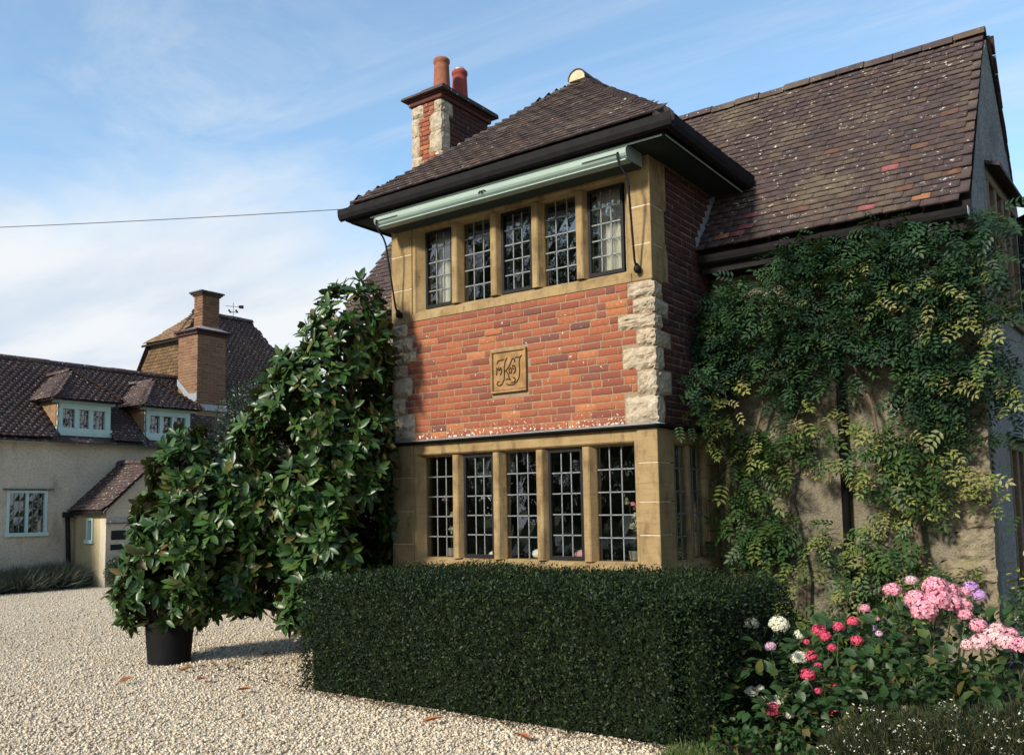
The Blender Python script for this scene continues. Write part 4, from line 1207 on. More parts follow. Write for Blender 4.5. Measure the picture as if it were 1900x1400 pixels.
def awning():
    a = thing('awning', 'sage green roller awning case with thin black arms under the bay eaves', 'awning', (-1.73, -.2, 4.93))
    x0, x1 = -3.40, -.065
    sec = [(-.03, 5.055), (-.30, 5.055)]
    for k in range(9):
        t = math.pi*(.5+k/8*.93)
        sec.append((-.285+.085*math.cos(t), 4.985+.068*math.sin(t)))
    sec += [(-.255, 4.918), (-.03, 4.925)]
    MB().prism([(x0, y, z) for y, z in sec], (0, 0, 0), (x1-x0, 0, 0)).obj('case', 'sage_paint', a)
    box('under_shade_board', 'soffit_paint', a, x0+.004, x1-.004, -.238, -.03, 4.908, 4.9165)  # dark board added; shade under the case put into its colour
    for x in (x0-.012, x1+.001):
        s2 = [(y*1.02, 4.985+(z-4.985)*1.03) for y, z in sec]
        MB().prism([(x, y, z) for y, z in s2], (0, 0, 0), (.011, 0, 0)).obj('end_cap', 'sage_paint', a)
    box('lip', 'sage_paint', a, x0+.003, x1-.003, -.352, -.24, 4.905, 4.916)
    box('lip', 'sage_paint', a, x0+.003, x1-.003, -.335, -.30, 5.056, 5.066)
    for xa, xb, xt, xk in ((x0+.02, x0+.36, x0+.03, -3.33), (x1-.48, x1-.07, x1-.075, -.135)):
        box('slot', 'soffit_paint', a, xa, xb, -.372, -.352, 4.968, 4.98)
        MB().tube([(xt, -.375, 4.985), (xt, -.38, 4.93), (xt+.01, -.36, 4.87), (xt+.04, -.30, 4.78), (xt+.05, -.27, 4.70), (xk, -.10, 3.98), (xk, -.05, 3.90)], .0115, 7).obj('arm', 'black_iron', a, smooth=True)
        MB().lathe([(.0, -.035), (.022, -.032), (.036, 0), (.03, .03), (.012, .06), (.0, .06)], (xk, -.052, 3.90), 12).obj('arm_foot', 'black_iron', a, smooth=True)
        box('bracket', 'black_iron', a, xk-.02, xk+.02, -.05, .002, 3.87, 3.93)
    b = MB(); xm = -1.80
    b.tube([(xm-.05, -.373, 4.965), (xm-.02, -.38, 4.985), (xm, -.38, 4.965), (xm+.02, -.38, 4.985), (xm+.05, -.373, 4.97)], .006, 6)
    b.tube([(xm, -.38, 4.985), (xm, -.38, 4.94)], .006, 6)
    b.obj('crank_eye', 'black_iron', a)
awning()

def indoors():
    # curtain in the upper right-hand light
    n = 60
    vs, fs = [], []
    for i in range(n+1):
        x = -.80+.5*i/n
        y = .34+.025*math.sin(i*1.15)+.012*math.sin(i*2.7)
        vs += [(x, y, 3.9), (x, y+.004, 4.92)]
    for i in range(n): fs.append((2*i, 2*i+2, 2*i+3, 2*i+1))
    c = MB().add(vs, fs).obj('curtain', 'curtain', None, smooth=True)
    tag(c, 'pale curtain hanging behind the rightmost upper bay window', 'curtain')
    vs2 = [(v[0]*.5-2.62, v[1], v[2]) for v in vs]
    c = MB().add(vs2, fs).obj('curtain', 'curtain', None, smooth=True)
    tag(c, 'pale curtain edge behind the leftmost upper bay window', 'curtain')
    def orchid(x, y, z, pts, lab):
        t = thing('orchid', lab, 'flower', (x, y, z))
        MB().lathe([(.0, 0), (.045, 0), (.06, .09), (.05, .09)], (x, y, z), 12).obj('pot', 'label_grey', t)
        for i, (dx, dz, s, m) in enumerate(pts):
            MB().tube([(x, y, z+.08), (x+dx*.5, y-.01, z+dz*.7), (x+dx, y-.03, z+dz)], .004, 5).obj('stem', 'stem_green', t)
            D = rand_dirs(14); D[:, 1] = -np.abs(D[:, 1])
            P = np.tile(np.array((x+dx, y-.04, z+dz)), (14, 1))
            leaf_cloud(t, m, P, D, rand_dirs(14), np.full(14, s), leaf_template(.7), rest='bloom')
    orchid(-2.83, .30, 1.04, [(-.05, .66, .05, 'petal_lilac'), (.06, .48, .045, 'petal_white'), (.05, .30, .06, 'petal_white')], 'orchid with pink and white blooms behind the leftmost lower bay window')
    orchid(-.44, .30, 1.04, [(.05, .55, .06, 'petal_pale'), (.07, .42, .07, 'petal_white'), (.02, .33, .05, 'petal_white'), (-.04, .60, .05, 'petal_white')], 'white orchid behind the rightmost lower bay window')
    for x, w, h, m, lab in ((-2.12, .16, .075, 'white_bloom', 'white ornament on the lower bay sill, left of the middle window'), (-1.55, .13, .10, 'white_bloom', 'pale round ornament on the sill in the middle lower bay window'), (-1.0, .15, .10, 'pink_bloom', 'pinkish ornament on the lower bay sill, right of the middle window')):
        b = MB()
        vs, fs = [], []
        for i in range(7):
            for j in range(12):
                t = math.pi*i/6; p = 2*math.pi*j/12; k = 1+.18*math.sin(3*p+i)
                vs.append((x+w/2*math.sin(t)*math.cos(p)*k, .20+.05*math.sin(t)*math.sin(p)*k, 1.038+h*.5*(1-math.cos(t))))
        for i in range(6):
            for j in range(12): fs.append((i*12+j, i*12+(j+1) % 12, (i+1)*12+(j+1) % 12, (i+1)*12+j))
        tag(b.add(vs, fs).obj('ornament', m, None, smooth=True), lab, 'ornament')
indoors()

# ================================================================== THE FAR WING
WX = -15.9
wing = thing('cottage_wing', 'low cream roughcast wing with tiled roof and two dormers across the gravel', 'house', (-17.5, 3, 0))
WF = lambda u, v, d: (WX-d, u, v)           # facade, u = Y
def wing_window(parent, u0, u1, z0, z1, n, fr, rows=5, cols=3, fw=.06, mw=.05, dpth=.05, glz=.05):
    w = thing_part('window', parent)
    def bar(a, b, c, d, name='frame', pr=-.03):
        p = [fr(a, c, pr), fr(b, c, pr), fr(b, c, dpth), fr(a, c, dpth), fr(a, d, pr), fr(b, d, pr), fr(b, d, dpth), fr(a, d, dpth)]
        MB().add(p, [(0, 3, 2, 1), (4, 5, 6, 7), (0, 1, 5, 4), (1, 2, 6, 5), (2, 3, 7, 6), (3, 0, 4, 7)]).obj(name, 'blue_paint', w, .004)
    bar(u0, u0+fw, z0, z1); bar(u1-fw, u1, z0, z1)
    bar(u0+fw, u1-fw, z1-fw, z1, 'frame', -.028); bar(u0-.03, u1+.03, z0-.04, z0+fw*.7, 'sill', -.06)
    pw = (u1-u0-2*fw)/n
    for i in range(n):
        a, b = u0+fw+i*pw, u0+fw+(i+1)*pw
        if i: bar(a-mw/2, a+mw/2, z0+fw*.7+.001, z1-fw-.001, 'mullion', -.02)
        a2, b2 = a+(mw/2 if i else 0), b-(mw/2 if i < n-1 else 0)
        pane_grid(w, a2, b2, z0+fw*.7, z1-fw, cols, rows, glz, fr, None, came=.006)
    return w
def far_wing():
    Y0, Y1 = -6.0, 7.0
    ez, rx, rz = 3.30, -18.0, 5.30
    ex = WX+.26
    holes = [(1.26, 2.12, 1.17, 2.12)]
    wall('wall', 'wing_render', wing, WF, Y0, Y1, 0, 3.36, .3, holes)
    bx = 2*rx-WX
    wall('wall', 'wing_render', wing, lambda u, v, d: (bx+d, u, v), Y0, Y1, 0, 3.3, .3)
    MB().prism([(WX-.3, Y0, 0), (bx, Y0, 0), (bx, Y0, 3.3), (rx, Y0, rz-.1), (WX-.3, Y0, 3.3)], (0, 0, 0), (0, .3, 0)).obj('wall', 'wing_render', wing)
    wall('floor', 'room_dark', wing, lambda u, v, d: (WX-2.2-d, u, v), Y0+.3, Y1, 0, 3.2, .1)
    wing_window(wing, 1.26, 2.12, 1.17, 2.12, 2, WF)
    box('drip_course', 'wing_tile', wing, WX-.002, WX+.07, 1.18, 2.24, 2.135, 2.155)
    # roof slopes
    L = math.hypot(ex-rx, rz-ez+.03)
    vF = np.array((rx-ex, 0, rz-ez+.03))/L
    sl = (rz-ez+.03)/(ex-rx)
    rf = MB()
    rf.prism([(ex-.02, Y0-.1, ez-.09), (rx, Y0-.1, rz-.06), (rx, Y0-.1, rz-.1), (ex-.02, Y0-.1, ez-.13)], (0, 0, 0), (0, Y1-Y0+.1, 0))
    rf.prism([(2*rx-ex, Y0-.1, ez-.09), (rx, Y0-.1, rz-.06), (rx, Y0-.1, rz-.1), (2*rx-ex, Y0-.1, ez-.13)], (0, 0, 0), (0, Y1-Y0+.1, 0))
    roof = rf.obj('roof', 'wing_tile', wing)
    D = [(2.24, 3.53), (4.36, 5.65)]
    def inW(a, b):
        y = Y0+a; 
        for d0, d1 in D:
            if d0-.02 < y < d1+.02 and b*abs(vF[0]) < .95: return False
        return b < L-.05
    A, T = lay_tiles((ex+.02, Y0, ez-.04), (0, 1, 0), vF, inW, Y1-Y0, L, wave=.01, jit=.5)
    tiles(roof, A, T, 'wing_tile', 240)
    ridge(roof, (rx, Y0-.1, rz-.03), (rx, Y1+.1, rz-.03), (1, 0, 0), .12, 'wing_tile', .4)
    box('eave_board', 'blue_paint', wing, WX+.002, ex-.03, Y0, 2.18, ez-.13, ez-.10)
    box('eave_board', 'blue_paint', wing, WX+.002, ex-.03, 3.60, 4.30, ez-.13, ez-.10)
    # dormers
    for k, (d0, d1) in enumerate(D):
        dm = thing_part('dormer', wing)
        zt = 4.09
        DF = lambda u, v, d: (WX+.02-d, u, v)
        wing_window(dm, d0+.02, d1-.02, 3.44, zt, 3, DF, rows=4, cols=3, fw=.13, mw=.10)
        box('sill_board', 'blue_paint', dm, WX-.05, WX+.075, d0, d1, 3.355, 3.40)
        box('gutter', 'gutter_iron', dm, WX+.01, WX+.11, d0-.02, d1+.02, 3.29, 3.335)
        box('eave_board', 'blue_paint', dm, WX-.05, WX+.10, d0-.06, d1+.06, zt+.002, zt+.06)
        for s, y in ((-1, d0), (1, d1)):
            cw = MB()
            xb = ex-(zt+.05-ez)/sl-.1
            cw.prism([(WX+.015, y, 3.36), (WX+.015, y, zt+.03), (xb, y, zt+.03)], (0, 0, 0), (0, -s*.05, 0)).obj('cheek', 'sunlit_tile', dm)
            vv = np.array((0, 0, 1.0))
            A, T = lay_tiles((WX+.01, y+s*.004, 3.38) if s < 0 else (xb, y+s*.004, 3.38), (-1, 0, 0) if s < 0 else (1, 0, 0), vv,
                             (lambda a, b: a < (b+.02)/sl+.05) if s < 0 else (lambda a, b: a > 9), .95, zt-3.4, wave=0)
            if len(T): tiles(dm, A, T, 'sunlit_tile', 0)
        # hipped roof, flared at the eaves
        ym = (d0+d1)/2; ov = .17
        fx, e2 = WX+.26, zt+.05
        apx, apz = WX-.62, 4.90
        bk = ex-(apz-ez)/sl-.05
        hy = (d1-d0)/2+ov
        tip = np.array((apx, ym, apz))
        bkz = ex-(e2-ez)/sl-.1
        rr = MB().add([(fx, ym-hy, e2), (fx, ym+hy, e2), tip, (bk, ym, apz), (bkz, ym-hy, e2), (bkz, ym+hy, e2)],
                      [(0, 1, 2), (0, 2, 3, 4), (1, 5, 3, 2), (0, 4, 5, 1)]).obj('roof', 'wing_tile', dm)
        LF = math.hypot(fx-apx, apz-e2)
        A, T = lay_tiles((fx+.02, ym-hy, e2+.01), (0, 1, 0), np.array((apx-fx, 0, apz-e2))/LF, lambda a, b: b < LF-.04 and b/LF*hy-.03 < a < 2*hy-b/LF*hy+.03, 2*hy, LF)
        LS = math.hypot(hy, apz-e2)
        ln = fx-bk
        A2, T2 = lay_tiles((bkz-.3, ym-hy-.02, e2+.01), (1, 0, 0), np.array((0, hy, apz-e2))/LS,
                           lambda a, b: b < LS-.04 and (bkz-.3+a) < fx-b/LS*(fx-apx)+.03 and (bkz-.3+a) > bkz+(bk-bkz)*b/LS-.05, 3, LS)
        A3, T3 = lay_tiles((fx, ym+hy+.02, e2+.01), (-1, 0, 0), np.array((0, -hy, apz-e2))/LS,
                           lambda a, b: b < LS-.04 and a > b/LS*(fx-apx)-.03 and fx-a > bkz+(bk-bkz)*b/LS-.05, 3, LS)
        tiles(rr, np.concatenate([A, A2, A3]), np.concatenate([T, T2, T3]), 'wing_tile', 30)
        bonnets(rr, (fx-.02, ym-hy+.02, e2), tip, 0, 0, 'wing_tile', .12, .07)
        bonnets(rr, (fx-.02, ym+hy-.02, e2), tip, 0, 0, 'wing_tile', .12, .07)
        ridge(rr, (apx+.06, ym, apz), (bk, ym, apz), (0, 1, 0), .09, 'wing_tile', .35)
    # porch
    p = thing_part('porch', wing)
    PX, p0, p1 = -14.55, 2.72, 4.86
    pm = (p0+p1)/2
    pe, pr = 1.66, 2.74
    wall('side_wall', 'porch_lit_render', p, lambda u, v, d: (u, p0+d, v), WX, PX-.25, 0, 1.70, .22, [(-15.32, -15.05, .98, 1.5)])
    wing_window(p, -15.32, -15.05, .98, 1.5, 1, lambda u, v, d: (u, p0+d, v), rows=4, cols=2, fw=.055)
    wall('side_wall', 'porch_lit_render', p, lambda u, v, d: (u, p1-d, v), WX, PX-.25, 0, 1.70, .22)
    PFf = lambda u, v, d: (PX-d, u, v)
    wall('front_wall', 'wing_render', p, PFf, p0, 3.29, 0, 1.70, .248)
    wall('front_wall', 'wing_render', p, PFf, 4.42, p1, 0, 1.70, .248)
    arch = [(PX, p0, 1.702), (PX, p0, 1.72), (PX, pm, pr-.03), (PX, p1, 1.72), (PX, p1, 1.702), (PX, 4.42, 1.702)]
    for k in range(9):
        t = math.pi*k/8; arch.append((PX, 3.855+.562*math.cos(t), 1.704+.36*math.sin(t)))
    arch.append((PX, 3.29, 1.702))
    MB().prism(arch, (-.245, 0, 0), (0, 0, 0)).obj('gable', 'wing_render', p)
    box('door', 'timber', p, WX+.01, WX+.06, 3.4, 4.3, 0, 1.95)
    box('step', 'label_grey', p, PX-.26, PX+.03, 3.30, 4.41, .0, .08)
    sy, sz = pm-p0+.12, pr-pe
    Lp = math.hypot(sy, sz)
    v1 = np.array((0, sy, sz))/Lp
    rr = MB().prism([(WX, p0-.12, pe-.03), (WX, pm, pr-.02), (WX, p1+.12, pe-.03), (WX, p1+.12, pe-.06), (WX, pm, pr-.06), (WX, p0-.12, pe-.06)], (0, 0, 0), (PX-WX+.12, 0, 0)).obj('roof', 'wing_tile', p)
    A, T = lay_tiles((WX, p0-.13, pe-.01), (1, 0, 0), v1, lambda a, b: b < Lp-.05 and a < PX-WX+.1, PX-WX+.1, Lp)
    A2, T2 = lay_tiles((PX+.1, p1+.13, pe-.01), (-1, 0, 0), np.array((0, -sy, sz))/Lp, lambda a, b: b < Lp-.05 and a < PX-WX+.1, PX-WX+.1, Lp)
    tiles(rr, np.concatenate([A, A2]), np.concatenate([T, T2]), 'wing_tile', 60)
    ridge(rr, (WX, pm, pr), (PX+.14, pm, pr), (0, 1, 0), .10, 'wing_tile', .35)
    box('fascia', 'black_iron', p, WX+.002, PX+.08, p0-.15, p0-.122, pe-.09, pe-.02)
    MB().tube([(WX+.10, p0-.2, pe-.04), (WX+.10, p0-.12, .05)], .05, 9).obj('downpipe', 'black_iron', p, smooth=True)
    box('hopper', 'black_iron', p, WX+.02, WX+.18, p0-.27, p0-.1, pe-.14, pe-.02)
    # slots and name board by the arch
    for z0, z1, y0_, y1_ in ((1.02, 1.22, p0+.12, p0+.46), (.80, .92, p0+.11, p0+.46)):
        b = MB(); b.box(PX-.01, PX+.012, y0_, y1_, z0, z1); b.obj('letter_slot', 'black_iron', p)
        for i in range(3):
            box('slot_bar', 'soffit_paint', p, PX+.0125, PX+.02, y0_+.02, y1_-.02, z0+(z1-z0)*(i+.4)/3.2, z0+(z1-z0)*(i+.4)/3.2+.008)
    nb = box('name_board', 'label_grey', p, PX+.002, PX+.03, p0+.08, p0+.54, 1.39, 1.50)
    box('drip_course', 'roof_tile', p, PX+.002, PX+.05, p0-.02, p0+.56, 1.37, 1.385)
    # chimney at the end of the wing
    ch = thing_part('chimney', wing)
    cx0, cx1, cy0, cy1 = -17.45, -16.6, 6.32, 7.22
    box('base', 'mortar', ch, cx0, cx1, cy0, cy1, 3.2, 6.35)
    core = None
    brickwork(ch, (cx0, cy0-.003, 4.5), (1, 0, 0), (0, -1, 0), cx1-cx0, 1.85, mat='warm_brick' if 'warm_brick' in M else 'brick', single=False, dp=.02)
    brickwork(ch, (cx1+.003, cy0, 4.3), (0, 1, 0), (1, 0, 0), cy1-cy0, 2.05, mat='warm_brick', single=False, dp=.02)
    b = MB(); b.box(cx0-.05, cx1+.05, cy0-.05, cy1+.05, 6.352, 6.44); b.box(cx0-.10, cx1+.10, cy0-.10, cy1+.10, 6.441, 6.49)
    b.obj('shoulder', 'shaded_old_brick', ch)
    MB().add([(cx0-.08, cy0-.08, 6.492), (cx1+.08, cy0-.08, 6.492), (cx1+.08, cy1+.08, 6.492), (cx0-.08, cy1+.08, 6.492), (cx0+.4, cy0+.17, 6.60), (cx1-.06, cy0+.17, 6.60), (cx1-.06, cy1-.17, 6.60), (cx0+.4, cy1-.17, 6.60)],
             [(0, 1, 5, 4), (1, 2, 6, 5), (2, 3, 7, 6), (3, 0, 4, 7), (4, 5, 6, 7)]).obj('weathering', 'label_grey', ch)
    sx0, sx1, sy0, sy1 = -17.04, -16.66, 6.5, 7.04
    box('shaft', 'mortar', ch, sx0+.01, sx1-.01, sy0+.01, sy1-.01, 6.5, 7.45)
    brickwork(ch, (sx0, sy0, 6.5), (1, 0, 0), (0, -1, 0), sx1-sx0, .95, mat='warm_brick', single=False)
    brickwork(ch, (sx1, sy0, 6.5), (0, 1, 0), (1, 0, 0), sy1-sy0, .95, mat='warm_brick', single=False)
    b = MB()
    for i in range(3): b.box(sx0-.03-.035*i, sx1+.03+.035*i, sy0-.03-.035*i, sy1+.03+.035*i, 7.451+.04*i, 7.489+.04*i)
    b.obj('cap', 'roof_tile', ch)
    b = MB(); b.box(cx0-.02, cx1+.03, cy0-.03, cy0-.004, 4.55, 4.75); b.box(cx1+.004, cx1+.05, cy0-.03, cy1+.03, 4.30, 4.46)
    b.obj('lead_flashing', 'lead', ch)
    MB().prism([(cx1+.02, cy0-.02, 4.28), (cx0, cy0-.02, 5.02), (cx0, cy0-.02, 5.2), (cx1+.02, cy0-.02, 4.5)], (0, -.012, 0), (0, 0, 0)).obj('lead_flashing', 'lead', ch)
far_wing()

barn = thing('tall_house', 'taller house behind the wing with tile hung half hipped gable and brick chimney', 'house', (-19, 9.5, 0))
def tall_house():
    rx, rz, y0, y1 = -19.1, 7.55, 7.0, 10.9
    m = 1.4
    zA = 6.55
    hwA = (rz-zA)/m
    zb = 3.0
    hwB = (rz-zb)/m
    # walls
    MB().prism([(rx-hwB+.25, y0, 0), (rx-hwB+.25, y0, zb), (rx-hwA+.02, y0, zA-.02), (rx+hwA-.02, y0, zA-.02), (rx+hwB-.25, y0, zb), (rx+hwB-.25, y0, 0)], (0, .02, 0), (0, y1-y0, 0)).obj('wall', 'sunlit_tile', barn)
    A, T = lay_tiles((rx-hwB, y0-.01, zb), (1, 0, 0), (0, 0, 1), lambda a, b: b < zA-zb-.1 and b/m+.12 < a < 2*hwB-b/m-.12, 2*hwB, zA-zb, wave=.006)
    vis = T[:, 2] > 4.2
    tiles(barn, A[vis], T[vis], 'sunlit_tile', 150)
    # roof: two slopes, half hip to the front, full hip behind
    yr0, yr1 = 8.0, 9.9
    tipF, tipB = np.array((rx, yr0, rz)), np.array((rx, yr1, rz))
    V = [(rx-hwB, y0-.12, zb), (rx-hwA-.08, y0-.15, zA-.05), tipF, tipB, (rx-hwB, y1+1.2, zb), (rx+hwB, y0-.12, zb), (rx+hwA+.08, y0-.15, zA-.05), (rx+hwB, y1+1.2, zb)]
    roof = MB().add(V, [(0, 1, 2, 3, 4), (5, 7, 3, 2, 6), (1, 6, 2), (4, 3, 7)]).obj('roof', 'wing_tile', barn)
    Ls = math.hypot(hwB, rz-zb)
    vR = np.array((-hwB, 0, rz-zb))/Ls
    bA = (zA-zb)/(rz-zb)*Ls
    def inS(a, b):
        y = y0-.12+a
        lo = y0-.14 if b < bA else y0-.15+(yr0-y0+.15)*(b-bA)/(Ls-bA)
        hi = y1+1.2-(y1+1.2-yr1)*b/Ls
        return b < Ls-.05 and lo-.02 < y < hi+.02
    A, T = lay_tiles((rx+hwB+.02, y0-.12, zb), (0, 1, 0), vR, inS, y1-y0+1.4, Ls, jit=.5)
    vis = T[:, 2] > 3.6
    Lh = math.hypot(yr0-y0+.15, rz-zA)
    hw = hwA+.12
    A2, T2 = lay_tiles((rx-hw, y0-.17, zA-.02), (1, 0, 0), np.array((0, yr0-y0+.15, rz-zA))/Lh, lambda a, b: b < Lh-.04 and b/Lh*hw-.03 < a < 2*hw-b/Lh*hw+.03, 2*hw, Lh)
    tiles(roof, A[vis], T[vis], 'wing_tile', 100)
    tiles(roof, A2, T2, 'sunlit_tile', 0)
    bonnets(roof, (rx-hw+.03, y0-.13, zA-.02), tipF, 0, 0, 'sunlit_tile', .13, .08)
    bonnets(roof, (rx+hw-.03, y0-.13, zA-.02), tipF, 0, 0, 'sunlit_tile', .13, .08)
    bonnets(roof, np.array((rx+hwB, y1+1.2, zb))*.45+tipB*.55, tipB, 0, 0, 'wing_tile', .13, .08)
    ridge(roof, (rx, yr0-.1, rz), (rx, yr1+.1, rz), (1, 0, 0), .12, 'wing_tile', .4)
    box('fascia', 'black_iron', barn, rx-hw-.12, rx+hw+.1, y0-.2, y0-.17, zA-.10, zA-.04)
    box('gutter', 'black_iron', barn, rx-hwB+1.28, rx-hwB+1.75, y0-.2, y0-.08, 5.02, 5.12)
tall_house()

def vane():
    v = thing('weather_vane', 'thin black weather vane on the far ridge', 'weather vane', (-19.1, 9.3, 7.6))
    x, y, z = -19.1, 9.3, 7.6
    MB().tube([(x, y, z), (x, y, z+.50)], .008, 6).obj('post', 'black_iron', v)
    b = MB(); b.tube([(x-.15, y, z+.2), (x+.15, y, z+.2)], .007, 5); b.obj('cross_arm', 'black_iron', v)
    b = MB(); b.tube([(x, y-.15, z+.2), (x, y+.15, z+.2)], .007, 5); b.obj('cross_arm', 'black_iron', v)
    for dx, dy in ((-.15, 0), (.15, 0), (0, -.15), (0, .15)):
        box('letter', 'black_iron', v, x+dx-.022, x+dx+.022, y+dy-.022, y+dy+.022, z+.21, z+.255)
    b = MB(); b.tube([(x-.12, y-.2, z+.38), (x+.12, y+.22, z+.38)], .008, 5)
    b.prism([(x+.08, y+.15, z+.34), (x+.15, y+.27, z+.33), (x+.15, y+.27, z+.44), (x+.08, y+.15, z+.43)], (-.006, 0, 0), (.006, 0, 0)); b.obj('arrow', 'black_iron', v)
vane()

def cable():
    P = []
    a, b = np.array((-3.95, -.38, 5.24)), np.array((-22.5, -7.9, 6.75))
    for i in range(25):
        t = i/24; P.append(a*(1-t)+b*t-np.array((0, 0, 4*t*(1-t)*.18)))
    tag(MB().tube(P, .0055, 5).obj('overhead_cable', 'wire_black'), 'thin dark cable running from the bay roof corner across the sky', 'cable')
cable()

# ================================================================== PLANTS
MAG = leaf_template(.40, fold=.07, droop=.14)
def rosettes(P, N, per=8, size=.15, up=.5):
    n = len(P)
    axis = unit(N+np.array((0, 0, up))+RNG.normal(0, .35, (n, 3)))
    T, D, NN, S = [], [], [], []
    a = unit(np.cross(axis, rand_dirs(n))); b = np.cross(axis, a)
    for k in range(per):
        t = 2*math.pi*k/per*1.0+RNG.random(n)*.9
        el = RNG.uniform(-.15, .95, n)
        rad = a*np.cos(t)[:, None]+b*np.sin(t)[:, None]
        d = unit(rad*np.cos(el)[:, None]+axis*np.sin(el)[:, None])
        d[:, 2] -= .12
        T.append(P+axis*RNG.normal(0, .012, n)[:, None]-axis*(k % 3)[None] * .012 if False else P+axis*RNG.normal(0, .015, n)[:, None])
        D.append(d); NN.append(axis*np.cos(el)[:, None]-rad*np.sin(el)[:, None]); S.append(size*RNG.uniform(.62, 1.15, n))
    return tuple(np.concatenate(q) for q in (T, D, NN, S))
def branch(root, pts, r0, r1, name='branch', mat='bark', seg=7):
    n = len(pts)
    return MB().tube(pts, [r0+(r1-r0)*i/(n-1) for i in range(n)], seg).obj(name, mat, root, smooth=True)
def bend(a, b, k=5, amp=.08, rise=.0):
    a, b = np.array(a, float), np.array(b, float)
    P = []
    for i in range(k+1):
        t = i/k
        P.append(a*(1-t)+b*t+(RNG.normal(0, amp, 3) if 0 < i < k else 0)+np.array((0, 0, rise*math.sin(math.pi*t))))
    return P
def magnolia(root, base, blobs, n, size, single, limbs, gap=None, seed_twigs=260, inner=.55):
    for tgt in limbs:
        branch(root, bend(base, tgt, 6, .06, .1), .045, .014)
    P, N = blob_points(blobs, n, inner, gap)
    c = np.array(blobs)[:, :3].mean(0)
    tw = MB()
    for i in RNG.choice(len(P), min(seed_twigs, len(P)), replace=False):
        e = P[i]-N[i]*RNG.uniform(.25, .5)-np.array((0, 0, .12))
        tw.tube([P[i], (P[i]+e)/2+RNG.normal(0, .02, 3), e], [.005, .007, .010], 4, False)
    tw.obj('twigs', 'bark', root)['kind'] = 'stuff'
    leaf_cloud(root, 'magnolia_leaf', *rosettes(P, N, 8, size), MAG, single)
def plants_left():
    m = thing('magnolia', 'tall glossy evergreen magnolia growing against the left side of the bay', 'tree', (-3.95, -.75, 0))
    blobs = [(-3.62, -.62, 3.35, .48, .50, .80), (-3.92, -.85, 2.75, .62, .6, .75), (-4.28, -.95, 2.35, .62, .55, .62), (-3.55, -.60, 2.2, .42, .42, .8),
             (-4.05, -1.05, 1.65, .85, .6, .62), (-4.65, -1.15, 1.75, .52, .5, .55), (-3.6, -.9, 1.15, .5, .5, .62), (-4.15, -1.15, .95, .62, .5, .45), (-3.52, -.55, 3.75, .30, .34, .52), (-3.35, -1.35, .62, .38, .36, .32), (-4.6, -1.0, 2.1, .45, .45, .45), (-3.75, -.15, 1.5, .30, .35, .7), (-3.75, -.1, 2.6, .30, .35, .7), (-4.2, -.3, 2.0, .5, .4, .8), (-3.7, -.3, .7, .35, .4, .4), (-3.78, .1, 3.1, .28, .3, .5), (-3.8, .2, 2.1, .28, .3, .6), (-3.8, .15, 1.2, .28, .3, .6), (-4.3, .1, 1.4, .4, .3, .7), (-4.4, .1, 2.6, .35, .3, .5), (-4.75, -1.35, 1.25, .5, .45, .5), (-4.9, -1.2, 2.0, .42, .4, .42), (-4.45, -1.5, .85, .4, .35, .36)]
    magnolia(m, (-3.9, -.75, 0), blobs, 2400, .168, 300, [(-3.6, -.6, 3.4), (-3.95, -.8, 2.8), (-4.4, -1.0, 2.0), (-4.5, -1.2, 1.2), (-3.55, -.8, 1.5), (-4.05, -.95, 1.1)],
             gap=lambda p: (wob(p, 1.9, .4) > -.5) & (p[:, 2] > .34))
    for tgt in ((-4.6, -1.25, .75), (-4.75, -1.45, .5), (-4.3, -1.5, .42)):
        branch(m, bend((-4.25, -.95, .95), tgt, 5, .05), .016, .006)
    p = thing('potted_magnolia', 'bushy large leaved evergreen in a black pot at the edge of the gravel', 'potted plant', (-4.75, -2.1, 0))
    MB().lathe([(.205, .012), (.215, .02), (.245, .40), (.255, .405), (.255, .44), (.232, .44), (.225, .38), (.0, .38)], (-4.75, -2.1, 0), 56).obj('pot', 'black_pot', p)
    MB().lathe([(.0, .37), (.225, .385)], (-4.75, -2.1, 0), 20).obj('compost', 'soil', p)
    blobs = [(-4.62, -2.05, 2.0, .34, .36, .38), (-4.68, -2.1, 1.5, .40, .40, .42), (-4.78, -2.15, 1.02, .42, .42, .40), (-4.45, -1.95, 1.15, .42, .42, .5), (-4.92, -2.25, .68, .36, .36, .26), (-4.55, -2.0, 2.28, .22, .24, .24),
             (-4.5, -2.05, .66, .32, .3, .26), (-4.45, -1.85, 1.75, .4, .4, .4), (-4.75, -2.25, .55, .36, .28, .18), (-4.25, -1.6, 1.5, .4, .4, .5), (-4.3, -1.65, 2.0, .36, .36, .4)]
    magnolia(p, (-4.75, -2.1, .35), blobs, 600, .162, 300, [(-4.85, -2.1, 1.9), (-5.0, -2.2, 1.2), (-4.5, -2.0, 1.3), (-5.05, -2.3, .85), (-4.55, -2.2, .8)],
             gap=lambda q: (wob(q, 2.3, 1.1) > -.45) & (q[:, 2] > .42), seed_twigs=150)
    for (x, y, lab) in ((-4.05, -2.45, 'curled orange leaf on the gravel in front of the black pot'), (-3.5, -2.62, 'orange leaf lying on gravel near the left end of the hedge'), (-2.75, -2.75, 'brown leaf on the gravel close to the hedge corner'),
                        (-4.0, -3.1, 'small brown leaf lying out on the open gravel left of the hedge'), (-.6, -2.75, 'brown leaf on gravel along the foot of the hedge'), (.35, -2.72, 'dry leaf on gravel at the foot of the hedge, right of the middle')):
        A = frames(np.array([[math.cos(x*9), math.sin(x*9), .05]]), np.array([[.1, .1, 1.]]))[0]*.15
        V, F = leaf_template(.42, fold=.16, droop=-.12)
        o = link('fallen_leaf', mesh_np(V, F, smooth=True), 'dry_leaf', mw=mat4(A, (x, y, .045)))
        tag(o, lab, 'leaf', 'fallen leaves on the gravel')
plants_left()
